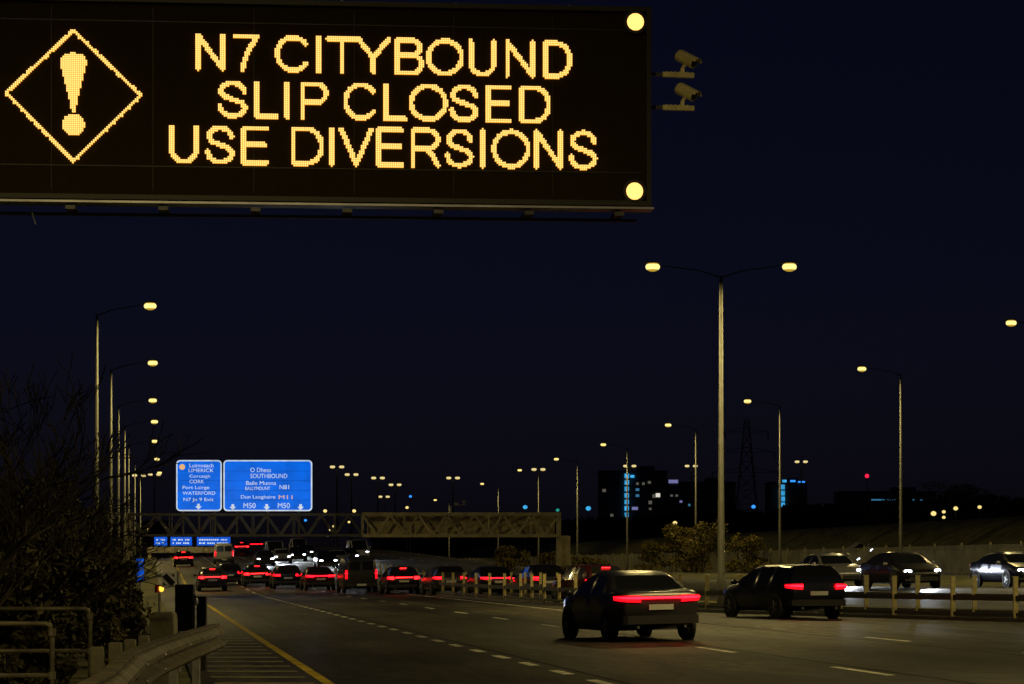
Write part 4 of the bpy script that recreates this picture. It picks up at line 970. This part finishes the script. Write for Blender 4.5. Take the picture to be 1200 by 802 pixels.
# far wooded skyline
rnd = random.Random(5); mb = MB()
def mass(px0, px1, Y, top, n, jag=6):
    x0, x1 = xat(px0, Y), xat(px1, Y); k = max(3, int((x1-x0)/7)); bl = []
    for i in range(k):
        px = px0+(px1-px0)*(i+.5)/k; zt_ = at(0, lerp(top, px)+rnd.uniform(-jag*.4, jag), Y).z; x = xat(px, Y); zg = min(gz(x, Y), zt_-4)
        for j in range(3): bl.append((x+rnd.uniform(-3, 3), Y+rnd.uniform(-4, 4), zg+(zt_-zg)*(.25+.28*j), 5.5, 4, (zt_-zg)*.24))
    leaf_cloud(mb, bl, n, .5, 1.3, rnd)
mass(430, 705, 560, [(430, 622), (500, 610), (600, 606), (705, 612)], 9000)
mass(690, 960, 540, [(690, 612), (790, 604), (880, 602), (960, 592)], 9000)
mass(940, 1260, 620, [(940, 588), (1000, 590), (1090, 590), (1130, 588), (1180, 584), (1260, 580)], 12000)
mass(-60, 190, 520, [(-60, 600), (100, 605), (190, 615)], 6000)
tag(mb.build('far_woodland', M['leafF'], recalc=False), 'black far wooded skyline behind the motorway', 'woodland', kind='stuff')

# ------------------------------------------------------------------ far buildings
def building(name, label, px0, px1, ytop, Y, m, wins, extra=(), dep=14):
    a, b = xat(px0, Y), xat(px1, Y); zt_ = at(0, ytop, Y).z; t = thing(name, label, 'building', ((a+b)/2, Y+dep/2, 0), 0, 'far buildings'); cx = (a+b)/2
    MB().box((0, 0, (zt_-2)/2), (b-a, dep, zt_+2)).build('wall', M[m], t)
    rf = MB(); rf.box((0, 0, zt_+.15), (b-a+.5, dep+.5, .3)); rf.box(((b-a)*.2, 0, zt_+.9), ((b-a)*.25, dep*.4, 1.2)); rf.build('roof', M['steel'], t)
    for px, py, w, h, mm_ in wins:
        c = at(px, py, Y); k = Y/F
        MB().box((c.x-cx, -dep/2-.06, c.z), (w*k, .1, h*k)).build('window', M[mm_], t)
    for px, py, w, h, mm_ in extra:
        c = at(px, py, Y); k = Y/F
        MB().box((c.x-cx, -dep/2-.3, c.z), (w*k, .3, h*k)).build('light_strip', M[mm_], t)
building('apartment_block', 'tall dark apartment block with scattered lit windows and a vertical cyan light strip', 703, 782, 553, 640, 'wallA',
         [(708, 575, 4, 3.5, 'wind'), (717, 604, 3.5, 3, 'wind'), (747, 567, 3, 3, 'wind'), (754, 567, 3, 3, 'wind'), (761, 565.5, 3.5, 3, 'wind'), (747, 574, 4, 3, 'winc'), (747, 581, 4, 3, 'winc'), (766.5, 581.5, 4, 4, 'wind'), (771, 580.5, 5, 4.5, 'winw'),
          (762, 589, 4, 4, 'wind'), (744, 596, 7, 3.5, 'winb'), (726, 566, 3, 3, 'wallB'), (762, 596.5, 3, 2.5, 'wind'), (778, 596, 3, 2.5, 'wallB')],
         [(734.5, 558+7.6*k, 5.2, 5.2, 'cyan') for k in range(7)] + [(741, 558.5, 4.5, 3, 'cyan')])
building('office_block', 'lower dark office block with dim windows right of the apartment block', 784, 862, 566, 660, 'wallA',
         [(787, 581, 3, 2.5, 'wind'), (793, 581, 3, 2.5, 'wind'), (798, 588, 3, 2.5, 'winb'), (808, 592, 3, 2.5, 'winc'), (811, 603, 3, 4, 'wind')] + [(855, 566+6*k, 4, 2.5, 'wallB') for k in range(6)], [(789, 564.5, 11, 4, 'winb')])
building('corner_tower', 'brown tower block with a vertical cyan strip behind a lamp post on the right', 903, 946, 566, 640, 'wallB', [(930, 580, 3, 3, 'wallA')], [(916.5, 571+7*k, 6, 5.5, 'cyan') for k in range(4)] + [(919, 564, 5, 3, 'cyan'), (929, 564, 6, 2.2, 'blue'), (939, 565, 8, 1.6, 'blue')])
building('low_hall', 'long low dark hall with a faint teal window line on the right skyline', 985, 1096, 577, 700, 'wallA', [(1035, 586, 28, 1.6, 'winc'), (1072, 586, 20, 1.0, 'winc'), (1101, 585.5, 4, 1.6, 'winb')])
# electricity pylon
YP = 600; t = thing('electricity_pylon', 'dark lattice electricity pylon behind the twin lamp post', 'pylon', (xat(875, YP), YP, 0)); mb = MB(); zt_ = at(0, 492, YP).z
def pw(z): return max(.5, 3.6*(1-z/zt_)**1.1+.5)
lv = [zt_*k/11 for k in range(12)]
for z0, z1 in zip(lv, lv[1:]):
    a, b = pw(z0), pw(z1); A = [(-a, -a), (a, -a), (a, a), (-a, a)]; B = [(-b, -b), (b, -b), (b, b), (-b, b)]
    for k in range(4):
        k2 = (k+1) % 4
        mb.bar((*A[k], z0), (*B[k], z1), .17); mb.bar((*A[k], z0), (*B[k2], z1), .09); mb.bar((*A[k2], z0), (*B[k], z1), .09); mb.bar((*B[k], z1), (*B[k2], z1), .08)
mb.build('lattice_tower', M['steel'], t); ar = MB()
for z, w in ((zt_*.66, 8), (zt_*.79, 6.5), (zt_*.92, 5)):
    for s in (-1, 1): ar.bar((0, 0, z+1.2), (s*w, 0, z), .11); ar.bar((0, 0, z), (s*w, 0, z), .11); ar.tube([(s*w, 0, z), (s*w, 0, z-1.6)], .14, 6)
ar.build('cross_arm', M['steel'], t)
